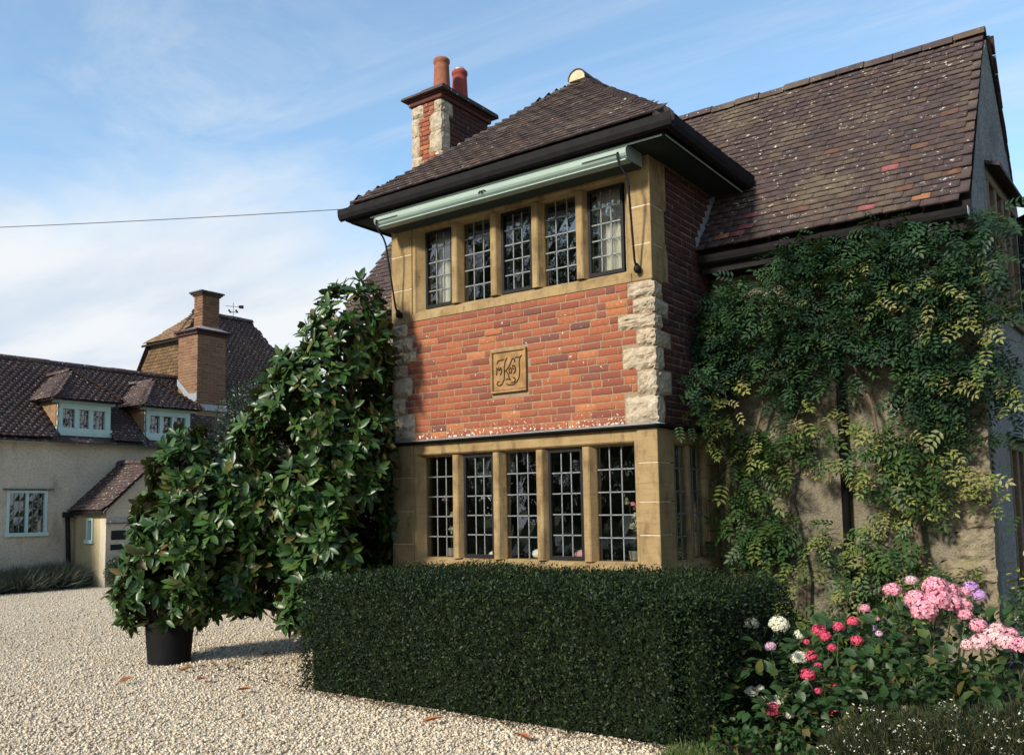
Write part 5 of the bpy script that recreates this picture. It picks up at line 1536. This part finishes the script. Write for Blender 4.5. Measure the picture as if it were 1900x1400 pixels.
def litter():
    n = 900
    x = RNG.uniform(-2.4, 1.3, n); y = -2.36-np.abs(RNG.normal(0, .07, n))
    m = 420
    x = np.concatenate([x, RNG.uniform(-4.3, -2.5, m)]); y = np.concatenate([y, RNG.uniform(-2.4, -.7, m)])
    P = np.stack([x, y, .024+.012*RNG.random(n+m)], -1)
    d = rand_dirs(n+m); d[:, 2] *= .2
    A = frames(d, np.array((0, 0, 1.))+rand_dirs(n+m)*.45)*(np.concatenate([RNG.uniform(.012, .035, n), RNG.uniform(.02, .07, m)]))[:, None, None]
    g = link('leaf_litter', bake(*leaf_template(.5, ((0, 0), (.45, 1.0), (1, 0)), .12, .1), A, P), 'litter_leaf')
    tag(g, 'scattered dead leaves along the foot of the hedge and under the magnolia', 'leaf litter', kind='stuff')
litter()

SMALL = leaf_template(.5, ((0, 0), (.45, 1.0), (1, 0)), fold=.08, droop=.1)
def hedge():
    h = thing('clipped_hedge', 'low clipped dark green hedge in front of the bay', 'hedge', (-.5, -1.4, 0))
    x0, x1, y0, y1, zt = -2.42, 1.48, -2.36, -.52, 1.0
    r = .12
    def surf(n):
        """points on the hedge skin with outward normals"""
        fx, fy = x1-x0, y1-y0
        areas = np.array([fx*zt*1.5, fx*fy*1.3, fy*zt, fy*zt*.6, fx*zt*.3])
        k = RNG.choice(5, n, p=areas/areas.sum())
        a, b = RNG.random(n), RNG.random(n)
        P = np.zeros((n, 3)); N = np.zeros((n, 3))
        for f, (fn, nn) in enumerate(((lambda a, b: (x0+a*fx, 0*a+y0, b*zt), (0, -1, 0)), (lambda a, b: (x0+a*fx, y0+b*fy, 0*a+zt), (0, 0, 1)),
                                      (lambda a, b: (0*a+x1, y0+a*fy, b*zt), (1, 0, 0)), (lambda a, b: (0*a+x0, y0+a*fy, b*zt), (-1, 0, 0)), (lambda a, b: (x0+a*fx, 0*a+y1, b*zt), (0, 1, 0)))):
            q = k == f
            P[q] = np.stack(fn(a[q], b[q]), -1); N[q] = nn
        c = np.stack([P[:, 0].clip(x0+r, x1-.34), P[:, 1].clip(y0+r, y1-r), P[:, 2].clip(-1, zt-r)], -1)
        ri = np.where(P[:, 0] > x1-.34, .34, r)
        c[:, 1] = P[:, 1].clip(y0+ri, y1-ri)
        d = P-c
        sc = np.stack([np.where(d[:, 0] > 0, .34, r), ri, np.full(len(P), r)], -1)
        dn = np.linalg.norm(d/sc, axis=1, keepdims=True)
        N = np.where(dn > 1e-4, unit(d/sc), N)
        P = np.where(dn > 1, c+d/np.maximum(dn, 1e-6), P)
        P += N*(wob(P, 1.6, .7)*.05+wob(P, 5.0, 2.)*.024+wob(P, 13., 1.)*.012)[:, None]
        return P, N
    n = 78000
    P, N = surf(n)
    P = P+N*RNG.normal(-.012, .026, n)[:, None]
    D = unit(N*.55+rand_dirs(n)*.75+np.array((0, 0, .2)))
    ok = P[:, 2] > .03
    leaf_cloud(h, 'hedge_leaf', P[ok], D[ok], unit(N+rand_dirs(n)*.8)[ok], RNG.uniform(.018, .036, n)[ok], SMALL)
    m = 5
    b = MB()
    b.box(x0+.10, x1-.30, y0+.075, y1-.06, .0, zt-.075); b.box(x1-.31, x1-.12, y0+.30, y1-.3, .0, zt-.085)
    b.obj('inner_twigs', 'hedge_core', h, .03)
    # a few shoots that stick out of the top
    n = 420
    P, N = surf(n*3); q = P[:, 2] > .9; P = P[q][:n]; n = len(P)
    tt, dd, nn, ss = [], [], [], []
    for k in range(4):
        tt.append(P+np.array((0, 0, .012+.014*k))+RNG.normal(0, .006, (n, 3))); dd.append(unit(rand_dirs(n)+np.array((0, 0, .6)))); nn.append(rand_dirs(n)); ss.append(RNG.uniform(.018, .03, n))
    leaf_cloud(h, 'hedge_leaf', *[np.concatenate(q) for q in (tt, dd, nn, ss)], SMALL, rest='shoots')
hedge()

def creeper():
    c = thing('wall_creeper', 'leafy green climber with yellowish young shoots covering the wall right of the bay', 'climber', (1.6, MY-.1, 0))
    # woody stems
    def stem(pts, r0, r1, name='stem'):
        branch(c, pts, r0, r1, name, 'vine_bark', 7)
    stem([(.32, 1.30, 0), (.20, 1.28, .6), (.26, 1.25, 1.05), (.17, 1.27, 1.5), (.22, 1.22, 2.0), (.08, 1.15, 2.45), (.2, 1.2, 3.0), (.5, 1.2, 3.4)], .042, .02)
    stem([(.36, 1.33, .1), (.42, 1.3, .8), (.33, 1.28, 1.4), (.42, 1.3, 2.1), (.7, 1.25, 2.9), (1.1, 1.2, 3.4)], .028, .014)
    stem([(1.95, 1.30, 0), (1.92, 1.24, .5), (2.05, 1.26, 1.0), (2.0, 1.28, 1.6), (2.16, 1.22, 2.2), (2.12, 1.2, 2.7), (2.3, 1.15, 3.3), (2.1, 1.1, 3.8)], .05, .022)
    stem([(2.05, 1.27, 1.5), (1.75, 1.25, 2.0), (1.7, 1.2, 2.5), (1.5, 1.15, 3.1)], .025, .012)
    stem([(2.1, 1.25, 1.9), (2.4, 1.2, 2.5), (2.5, 1.1, 3.2), (2.3, 1.1, 3.7)], .025, .012)
    stem([(.9, 1.32, .0), (.95, 1.3, .9), (.8, 1.28, 1.7), (1.0, 1.25, 2.6), (1.4, 1.15, 3.3)], .024, .012)
    # pinnate leaf made of leaflets
    base = leaf_template(.42, ((0, 0), (.4, 1.0), (.75, .6), (1, 0)), .06, .12)
    def pinnate(n, L, ll):
        V, F = [], []
        k = 0
        sites = [(L, 0.0)]+[(L*(.25+.68*i/max(1, n-1)), s) for i in range(n) for s in (-1, 1)]
        for y, s in sites:
            a = s*R(58)
            v = base[0]*ll*(1.0 if s else 1.1)
            x = v[:, 0]*math.cos(a)+v[:, 1]*math.sin(a); yy = -v[:, 0]*math.sin(a)+v[:, 1]*math.cos(a)
            V.append(np.stack([x, yy+y, v[:, 2]-.35*(y/L)**2*L], -1)); F.append(base[1]+k); k += len(v)
        return np.concatenate(V), np.concatenate(F)
    old = pinnate(4, .19, .075); young = pinnate(3, .15, .072)
    ztop = lambda x: 3.72+.52*np.minimum(x, 1.0)+.02*x
    def region(n, f):
        P = []
        while len(P) < n:
            x = RNG.uniform(-.05, 2.95, 4000); z = RNG.uniform(.15, 4.3, 4000)
            q = RNG.random(4000) < f(x, z)
            P += list(zip(x[q], z[q]))
        return np.array(P[:n])
    dens = lambda x, z: np.clip((z-(2.62-.62*np.clip((x-1.9)/.4, 0, 1)+.16*np.sin(x*5)+.10*np.sin(x*11+1)))/.45, 0, 1)*np.clip(.72+.6*np.sin(x*6.3+z*3.1)*np.sin(z*5.7-x*2.4), .12, 1)*(z < ztop(x)+.10*np.sin(x*7))*(x < 2.9)
    # the dense upper mass, bulging away from the wall under the eaves
    n = 2300
    P = region(n, dens)
    bulge = .12+.34*np.clip((P[:, 1]-2.2)/1.2, 0, 1)*np.clip((ztop(P[:, 0])+.15-P[:, 1])/.4, 0.15, 1)
    y = MY-.06-bulge*(1-RNG.random(n)**2.2*.9)+RNG.normal(0, .03, n)
    y = np.where(P[:, 0] > 2.55, y+RNG.uniform(0, .5, n), y)
    T = np.stack([P[:, 0], y, P[:, 1]], -1)
    D = unit(np.stack([RNG.normal(0, .65, n), -RNG.uniform(.25, 1, n), RNG.normal(-.35, .4, n)], -1))
    N = unit(np.array((-.1, -.65, .8))+RNG.normal(0, .4, (n, 3)))
    leaf_cloud(c, 'creeper_leaf', T, D, N, RNG.uniform(.65, 1.1, n), old, 190)
    # the looser lower part
    low = lambda x, z: (z < 2.4)*np.clip(.30+.55*np.sin(x*3.1+z*2.2+.5)*np.sin(z*3.7-x*1.3)+.30*(x < .8)+.25*(z < .9), 0, 1)*np.where(x < .18, .25, 1)*np.where(x > 2.35, .25, 1)
    n = 820
    P = region(n, low)
    T = np.stack([P[:, 0], MY-.08-RNG.random(n)**1.5*.34, P[:, 1]], -1)
    D = unit(np.stack([RNG.normal(0, .7, n), -RNG.uniform(.2, 1, n), RNG.normal(-.3, .4, n)], -1))
    N = unit(np.array((-.1, -.6, .8))+RNG.normal(0, .4, (n, 3)))
    leaf_cloud(c, 'mid_leaf', T, D, N, RNG.uniform(.7, 1.15, n), old, 60, rest='loose_foliage')
    # sprays that spread on to the side of the bay
    n = 170
    yy = RNG.uniform(.25, 1.3, n); zz = RNG.uniform(2.35, 3.45, n)*1.0
    q = (zz-2.3) < .25+.85*yy
    yy, zz = yy[q], zz[q]; n = len(yy)
    T = np.stack([.05+RNG.random(n)*.2, yy, zz], -1)
    D = unit(np.stack([RNG.uniform(.2, 1, n), -RNG.uniform(.0, 1, n), RNG.normal(-.3, .4, n)], -1))
    leaf_cloud(c, 'creeper_leaf', T, D, unit(np.array((.5, -.5, .7))+RNG.normal(0, .4, (n, 3))), RNG.uniform(.6, 1.0, n), old, 0, rest='side_sprays')
    # young yellow-green shoots on arching tendrils
    sh = [((.35, .7, 2.75), .6, 12), ((.25, .7, 2.5), .5, 12), ((1.3, .95, 2.0), .6, 14), ((1.62, 1.0, 1.9), .7, 18), ((2.45, 1.0, 1.95), .7, 18), ((2.2, 1.05, 2.25), .6, 12), ((1.5, .95, 1.1), .6, 12), ((2.2, .8, 3.62), .8, 14), ((1.75, .8, 3.9), .8, 12), ((1.2, .85, 3.75), .7, 10), ((2.6, .85, 3.55), 1.0, 18), ((2.35, .80, 3.4), .8, 14), ((1.95, .78, 3.7), .9, 14), ((1.55, .85, 3.85), .8, 10), ((2.75, .9, 3.25), 1.0, 14), ((1.3, .88, 3.3), .5, 7), ((.45, .95, 2.9), .6, 10),
          ((.15, .85, 2.55), .7, 12), ((.1, .75, 2.3), .5, 10), ((.55, .9, 2.2), .6, 12), ((1.0, .95, 2.5), .5, 9), ((1.55, 1.0, 2.4), .6, 12), ((1.8, 1.0, 2.1), .5, 12), ((2.0, 1.05, 1.85), .6, 16), ((2.3, 1.05, 1.7), .6, 16),
          ((2.6, 1.05, 1.75), .7, 16), ((1.75, 1.05, 1.5), .6, 14), ((1.2, 1.0, 1.3), .6, 12), ((1.95, 1.05, .95), .7, 18), ((2.1, 1.05, .7), .6, 14), ((.8, 1.0, 1.0), .6, 10), ((2.85, 1.1, 2.6), .8, 8), ((2.5, .8, 2.75), .5, 10), ((2.45, 1.1, .95), .4, 8), ((.7, 1.0, .55), .6, 12), ((1.4, 1.0, .75), .6, 12)]
    TT, DD, NN = [], [], []
    tend = MB()
    for (x, y, z), sp, k in sh:
        d = unit(np.array((RNG.normal(.2, .8), -.4, RNG.normal(-.15, .35))))
        p0 = np.array((x, y, z))-d*sp*.25
        p0[1] = min(p0[1]+.18, MY-.1)
        pts = [p0+d*sp*.5*t-np.array((0, 0, .22*sp*t*t)) for t in np.linspace(0, 1, 6)]
        tend.tube(pts, .004, 4, False)
        for i in range(k):
            q = pts[int(RNG.integers(0, 6))]+RNG.normal(0, .05, 3)
            TT.append(q); DD.append(unit(np.array((RNG.normal(0, .6), -.6, -.45+RNG.normal(0, .25))))); NN.append(unit(np.array((-.2, -.6, .8))+RNG.normal(0, .3, 3)))
    tend.obj('tendrils', 'vine_bark', c)['kind'] = 'stuff'
    n = len(TT)
    leaf_cloud(c, 'young_leaf', np.array(TT), np.array(DD), np.array(NN), RNG.uniform(.6, 1.0, n), young, 60, rest='young_shoots')
creeper()

HYD = leaf_template(.62, ((0, 0), (.15, .55), (.42, 1.0), (.75, .7), (1, 0)), .08, .18)
def floret_head(root, p, r, mat, seed, flat=.8):
    """a mophead: four-petalled florets over a dome"""
    g = np.random.default_rng(seed)
    n = int(46+900*r*r*6)
    i = np.arange(n)+.5
    ph = np.arccos(1-1.72*i/n); th = math.pi*(1+5**.5)*i
    d = np.stack([np.cos(th)*np.sin(ph), np.sin(th)*np.sin(ph), np.cos(ph)], -1)
    d = unit(d+g.normal(0, .10, d.shape))
    q = np.array(p)+d*np.array((r, r, r*flat))*g.uniform(.86, 1.06, (n, 1))
    a = unit(np.cross(d, g.normal(size=(n, 3)))); b = np.cross(d, a)
    V, F, k = [], [], 0
    R_ = []
    for j in range(4):
        t = j*math.pi/2
        e = a*math.cos(t)+b*math.sin(t); f = -a*math.sin(t)+b*math.cos(t)
        s = (r*.27*g.uniform(.8, 1.2, n))[:, None]
        lift = d*g.uniform(-.05, .25, (n, 1))*s
        quad = np.stack([q, q+e*s*.6+f*s*.46+lift, q+e*s*1.05+lift*1.2, q+e*s*.6-f*s*.46+lift], 1)
        V.append(quad.reshape(-1, 3)); F.append((np.arange(n*4).reshape(n, 4))+k); k += n*4
        R_.append(np.repeat(g.random(n), 4))
    return link('flower_head', mesh_np(np.concatenate(V), np.concatenate(F), np.concatenate(R_)), mat, root)
def hydrangea(lab, base, heads, blobs, nl, size, seed):
    t = thing('hydrangea', lab, 'hydrangea', (*base, 0))
    top = np.array(blobs)[:, :3].mean(0)
    for i, (p, r, m) in enumerate(heads):
        if i % 2 == 0: branch(t, bend((base[0]+RNG.normal(0, .08), base[1]+RNG.normal(0, .08), .02), (p[0], p[1], p[2]-.04), 4, .02), .009, .004, 'stem', 'stem_green', 5)
        floret_head(t, p, r*.88, m, seed+i)
    P, N = blob_points(blobs, nl, .5)
    ok = P[:, 2] > .06
    P, N = P[ok], N[ok]; n = len(P)
    hp = np.array([h[0] for h in heads]); hr = np.array([h[1] for h in heads])
    D = unit(N*.8+rand_dirs(n)*.6+np.array((0, 0, -.15)))
    # keep leaves from standing in front of the blooms
    tip = P+D*size*.6
    ok = np.ones(n, bool)
    for a, r in zip(hp, hr):
        vdir = unit(CAM-a)
        rel = tip-a; along = rel@vdir; perp = np.linalg.norm(rel-along[:, None]*vdir, axis=1)
        ok &= ~((along > -.05) & (perp < r+.035) & (along < 1.2))
    P, N, D = P[ok], N[ok], D[ok]; n = len(P)
    leaf_cloud(t, 'hydrangea_leaf', P, D, unit(np.array((-.1, -.3, 1))+rand_dirs(n)*.5), size*RNG.uniform(.6, 1.15, n), HYD, min(n, 240), rest='foliage')
    return t
def raypt(x, y, Z):
    """world point for notes taken off the photo (used once to set out the flower heads)"""
    return tuple(CAM+(_r2*(x-950)/1634.4+_u2*(792.8-y)/1634.4+_f)*Z)
def flower_bed():
    H = lambda L: [(raypt(x, y, Z), r, m) for x, y, Z, r, m in L]
    hydrangea('hydrangea with white mopheads close against the right end of the hedge', (1.72, -1.72),
              H([(1396, 1156, 6.3, .055, 'petal_white'), (1445, 1157, 6.1, .075, 'petal_white'), (1484, 1176, 6.1, .046, 'petal_white'), (1484, 1220, 5.95, .062, 'petal_white'), (1430, 1198, 6.1, .042, 'petal_lilac'),
                 (1394, 1282, 6.0, .05, 'petal_white'), (1411, 1276, 5.95, .032, 'petal_white'), (1422, 1296, 5.9, .034, 'petal_white'), (1440, 1302, 5.9, .06, 'petal_white'), (1463, 1324, 5.85, .042, 'petal_white'), (1434, 1315, 5.8, .058, 'petal_red')]),
              [(1.68, -1.62, .35, .34, .34, .40), (1.80, -1.80, .28, .34, .32, .32), (1.62, -1.85, .22, .28, .28, .26)], 560, .095, 10)
    hydrangea('hydrangea with crimson pink blooms between the white and the pale pink ones', (2.05, -1.55),
              H([(1520, 1168, 6.1, .055, 'petal_red'), (1532, 1180, 6.05, .045, 'petal_red'), (1556, 1162, 6.1, .045, 'petal_red'), (1582, 1152, 6.1, .045, 'petal_red'), (1497, 1190, 6.0, .026, 'petal_red'), (1506, 1216, 5.9, .045, 'petal_red'), (1499, 1251, 5.8, .055, 'petal_red'), (1544, 1201, 5.9, .036, 'petal_red'),
                 (1590, 1188, 5.9, .045, 'petal_red'), (1549, 1271, 5.7, .045, 'petal_red'), (1518, 1281, 5.7, .028, 'petal_red'), (1546, 1322, 5.6, .042, 'petal_red'), (1605, 1128, 6.1, .04, 'petal_pink'), (1632, 1146, 6.0, .032, 'petal_pink'), (1620, 1164, 5.9, .028, 'petal_mauve'), (1631, 1175, 5.8, .028, 'petal_lilac'), (1518, 1234, 5.85, .03, 'petal_red')]),
              [(2.02, -1.45, .38, .40, .40, .42), (2.15, -1.75, .28, .40, .36, .34), (1.98, -1.95, .2, .34, .3, .26), (2.30, -1.45, .45, .38, .36, .40)], 900, .085, 40)
    hydrangea('tall hydrangea crowned with a cluster of big pale pink blooms before the gable corner', (2.65, -1.55),
              H([(1655, 1094, 5.7, .062, 'petal_pink'), (1700, 1112, 5.5, .08, 'petal_pink'), (1735, 1088, 5.5, .085, 'petal_pink'), (1762, 1096, 5.55, .07, 'petal_pink'), (1740, 1112, 5.4, .085, 'petal_pink'), (1715, 1132, 5.35, .085, 'petal_pink'), (1765, 1118, 5.4, .07, 'petal_pink'), (1784, 1124, 5.45, .07, 'petal_pink'), (1790, 1098, 5.6, .045, 'petal_pink'),
                 (1690, 1076, 5.9, .045, 'petal_pale'), (1802, 1088, 5.6, .05, 'petal_mauve'), (1817, 1104, 5.55, .05, 'petal_mauve'), (1791, 1140, 5.3, .045, 'petal_pink')]),
              [(2.62, -1.45, .55, .46, .40, .42), (2.80, -1.7, .40, .46, .40, .40), (2.45, -1.75, .32, .40, .36, .36), (2.95, -1.5, .6, .40, .36, .32), (2.6, -2.0, .35, .45, .3, .3)], 950, .09, 70)
    hydrangea('hydrangea with fading light pink blooms at the right edge of the bed', (3.05, -1.8),
              H([(1815, 1160, 5.2, .055, 'petal_pink'), (1845, 1180, 5.1, .07, 'petal_pale'), (1820, 1190, 5.1, .065, 'petal_pale'), (1868, 1192, 5.05, .065, 'petal_pale'), (1872, 1176, 5.15, .055, 'petal_pink'), (1893, 1196, 5.0, .065, 'petal_pink'), (1850, 1166, 5.2, .05, 'petal_pale'), (1796, 1196, 5.15, .045, 'petal_pale'), (1910, 1200, 5.0, .06, 'petal_pink')]),
              [(3.05, -1.8, .42, .42, .36, .36), (3.25, -1.9, .38, .36, .32, .34)], 560, .085, 100)
    # heather in the front right corner
    for (x, y, h, w, lab) in ((2.62, -2.52, .46, .40, 'dark heather with tiny white flowers in front of the crimson hydrangea'), (3.05, -2.65, .56, .44, 'large brownish heather bush with white flecks at the bottom right corner'), (3.40, -2.45, .60, .40, 'heather bush at the right edge below the fading pink blooms')):
        t = thing('heather', lab, 'heather', (x, y, 0))
        n = 2600
        P, N = blob_points([(x, y, h*.42, w, w*.85, h*.55)], n, .75)
        ok = P[:, 2] > .03; P, N = P[ok], N[ok]; n = len(P)
        sp = leaf_template(.13, ((0, 0), (.5, 1.0), (1, 0)), .02, .25)
        D = unit(N*.5+np.array((0, 0, .75))+rand_dirs(n)*.38)
        leaf_cloud(t, 'heather_leaf', np.repeat(P, 5, 0)+RNG.normal(0, .018, (n*5, 3)), unit(np.repeat(D, 5, 0)+RNG.normal(0, .3, (n*5, 3))), rand_dirs(n*5), RNG.uniform(.022, .055, n*5), sp, rest='sprigs')
        k = RNG.choice(n, 190, replace=False); k = k[P[k, 2] > h*.35]
        P2 = (P+D*.05)[k]
        T = np.repeat(P2, 4, 0)+RNG.normal(0, .009, (len(P2)*4, 3))
        leaf_cloud(t, 'petal_white', T, rand_dirs(len(T)), rand_dirs(len(T)), RNG.uniform(.010, .019, len(T)), SMALL, rest='flowers')
        for i in range(6): branch(t, bend((x+RNG.normal(0, .05), y+RNG.normal(0, .05), 0), (x+RNG.normal(0, w*.5), y+RNG.normal(0, w*.4), h*.6), 3, .02), .007, .003, 'stem', 'bark', 5)
    # low green filling and grass along the edge of the bed
    n = 9000
    x = RNG.uniform(1.25, 3.6, n); off = np.abs(RNG.normal(0, .16, n))
    ye = -2.58-.45*np.clip(x-1.35, 0, 9)
    P = np.stack([x, ye+off-.06, np.full(n, .02)], -1)
    bl = leaf_template(.07, ((0, 0), (.5, .9), (1, 0)), .02, .25)
    g = link('grass', bake(*bl, frames(unit(rand_dirs(n)*.55+np.array((0, 0, 1))), rand_dirs(n))*RNG.uniform(.03, .10, n)[:, None, None], P), 'grass_blade')
    tag(g, 'rough grass along the edge of the flower bed', 'grass', kind='stuff')
    n = 5200
    x = RNG.uniform(1.5, 3.9, n); y = RNG.uniform(-2.6, .9, n)
    P = np.stack([x, y, RNG.uniform(.02, .20, n)], -1)
    D = unit(rand_dirs(n)+np.array((0, 0, .5)))
    g = link('ground_cover', bake(*HYD, frames(D, unit(rand_dirs(n)+np.array((0, 0, 1.))))*RNG.uniform(.03, .07, n)[:, None, None], P), 'hydrangea_leaf')
    tag(g, 'low leafy ground cover under the hydrangeas', 'ground cover', kind='stuff')
flower_bed()

def shrub(name, lab, base, blobs, n, size, mat, tmpl=SMALL, limbs=5, core=True, cat='shrub', rest='crown', gap=None, trunk=.04):
    t = thing(name, lab, cat, (base[0], base[1], 0))
    for i in range(limbs):
        b = blobs[i % len(blobs)]
        branch(t, bend((*base, 0), (b[0], b[1], b[2]), 5, .05), trunk, trunk*.35, 'trunk' if i == 0 else 'branch')
    P, N = blob_points(blobs, n, .6, gap)
    D = unit(N*.7+rand_dirs(n)*.8+np.array((0, 0, .15)))
    leaf_cloud(t, mat, P, D, unit(N+rand_dirs(n)*.8), size*RNG.uniform(.6, 1.2, n), tmpl, rest=rest)
    return t
def other_plants():
    shrub('evergreen_shrub', 'dark small leaved evergreen rising behind the magnolia before the far roof', (-8.1, 1.7), [(-8.1, 1.7, 3.0, .75, .75, .75), (-7.7, 1.6, 2.4, .8, .8, .8), (-8.5, 1.8, 2.3, .7, .7, .8), (-8.1, 1.7, 1.3, .9, .9, 1.0)], 15000, .05, 'shrub_leaf', trunk=.06)
    shrub('low_evergreen', 'dark rounded bush on the far edge of the gravel behind the magnolia', (-9.6, 3.6), [(-9.6, 3.6, .8, 1.5, .9, .9), (-7.9, 3.4, .9, 1.4, .9, 1.0), (-11.4, 4.4, .8, 1.4, .9, .95)], 15000, .06, 'shrub_leaf', trunk=.05)
    shrub('corner_shrub', 'small shrub with yellow leaves at the foot of the gable wall', (3.05, 1.2), [(3.05, 1.2, .55, .30, .3, .45)], 900, .06, 'shrub_leaf', trunk=.02)
    t = [o for o in COL.objects if o.name.startswith('corner_shrub')][0]
    P, N = blob_points([(3.02, 1.1, .85, .26, .26, .28)], 60, .3)
    leaf_cloud(t, 'yellow_leaf', P, unit(N+rand_dirs(60)*.5), unit(N+rand_dirs(60)), RNG.uniform(.05, .09, 60), HYD, rest='yellow_leaves')
    sp = leaf_template(.035, ((0, 0), (.5, 1.0), (1, 0)), .01, .10)
    for (x, y, r, h, lab) in ((-15.35, .55, .42, .40, 'grey green lavender clump at the left edge, at the foot of the cream wall'), (-15.4, 1.35, .50, .52, 'lavender clump below the pale blue ground floor window'), (-15.4, 2.12, .46, .58, 'tall lavender clump beside the black downpipe of the porch')):
        t = thing('lavender', lab, 'lavender', (x, y, 0), 'lavender clumps along the cream wall')
        n = 5200
        P = np.stack([x+RNG.normal(0, r*.35, n), y+RNG.normal(0, r*.42, n), RNG.uniform(.0, .14, n)], -1)
        D = unit((P-np.array((x, y, -.35)))*np.array((1, 1, .6))+rand_dirs(n)*.2)
        leaf_cloud(t, 'lavender_leaf', P, D, rand_dirs(n), h*RNG.uniform(.45, 1.0, n), sp, rest='sprigs')
    for (x, y, lab) in ((-14.3, 2.95, 'small dark shrub at the porch corner under the letter slots'), (-14.2, 4.75, 'dark shrub on the far side of the porch arch')):
        shrub('porch_shrub', lab, (x, y), [(x, y, .32, .30, .34, .36)], 2200, .05, 'shrub_leaf', trunk=.02)
    # trees behind the viewer, seen only as reflections in the window panes
    LV = leaf_template(.6, ((0, 0), (.5, 1.0), (1, 0)), .1, .1)
    spots = [(18, 47, 21), (24, 46, 19), (29, 50, 24), (34, 47, 20), (39, 50, 23), (45, 52, 20), (12, 50, 20), (31, 62, 29), (21, 60, 27)]
    labs = ['leafy tree across the lawn straight behind the viewer', 'short leafy tree in the near row across the lawn', 'tall leafy tree in the middle of the row across the lawn', 'round leafy tree left of the tall middle one across the lawn', 'tall spreading tree to the left in the row across the lawn',
            'outermost tree to the left across the lawn', 'outermost tree to the right across the lawn', 'very tall tree standing behind the row across the lawn', 'big tree behind the row, nearer the right end']
    for i, (az, r, h) in enumerate(spots):
        x, y = -1.7-r*math.sin(R(az)), -r*math.cos(R(az))
        g = np.random.default_rng(i)
        bl = []
        for k in range(16):
            q = (k+.5)/16
            w = .19*math.sin(math.pi*(.12+.8*q))
            bl.append((x+g.normal(0, h*w*.75), y+g.normal(0, h*w*.6), h*(.06+.86*q), h*g.uniform(.09, .15), h*g.uniform(.09, .15), h*g.uniform(.07, .12)))
        shrub('garden_tree', labs[i], (x, y), bl, 6000, .5, 'tree_leaf', LV, 6, cat='tree', gap=lambda p: wob(p, .5, i) > -.35, trunk=.28)
    for i, (x, y, h, lab) in enumerate(((11, 27, 9, 'leafy tree beyond the gable end, nearest the house'), (19, 31, 11, 'tall leafy tree in the middle beyond the gable end'), (30, 28, 9.5, 'leafy tree farthest right beyond the gable end'))):
        g = np.random.default_rng(50+i)
        bl = [(x+g.normal(0, h*.13), y+g.normal(0, h*.13), h*(.12+.75*(k+.5)/10), h*g.uniform(.14, .2), h*g.uniform(.14, .2), h*g.uniform(.1, .15)) for k in range(10)]
        shrub('garden_tree', lab, (x, y), bl, 3500, .4, 'tree_leaf', LV, 5, cat='tree', trunk=.2)
    for i, (x, y, h, lab) in enumerate(((9.5, -5.5, 8, 'unseen yew added right of the viewer to darken the bay side'), (11, -11, 9, 'second unseen yew added farther back to darken the bay side'))):  # unseen yews, added to cut the sky light on the bay side
        bl = [(x, y, h*.25, h*.28, h*.28, h*.25), (x, y, h*.5, h*.24, h*.24, h*.25), (x, y, h*.75, h*.16, h*.16, h*.22)]
        shrub('added_shade_yew', lab, (x, y), bl, 7000, .3, 'shrub_leaf', LV, 4, cat='tree', trunk=.2)
other_plants()
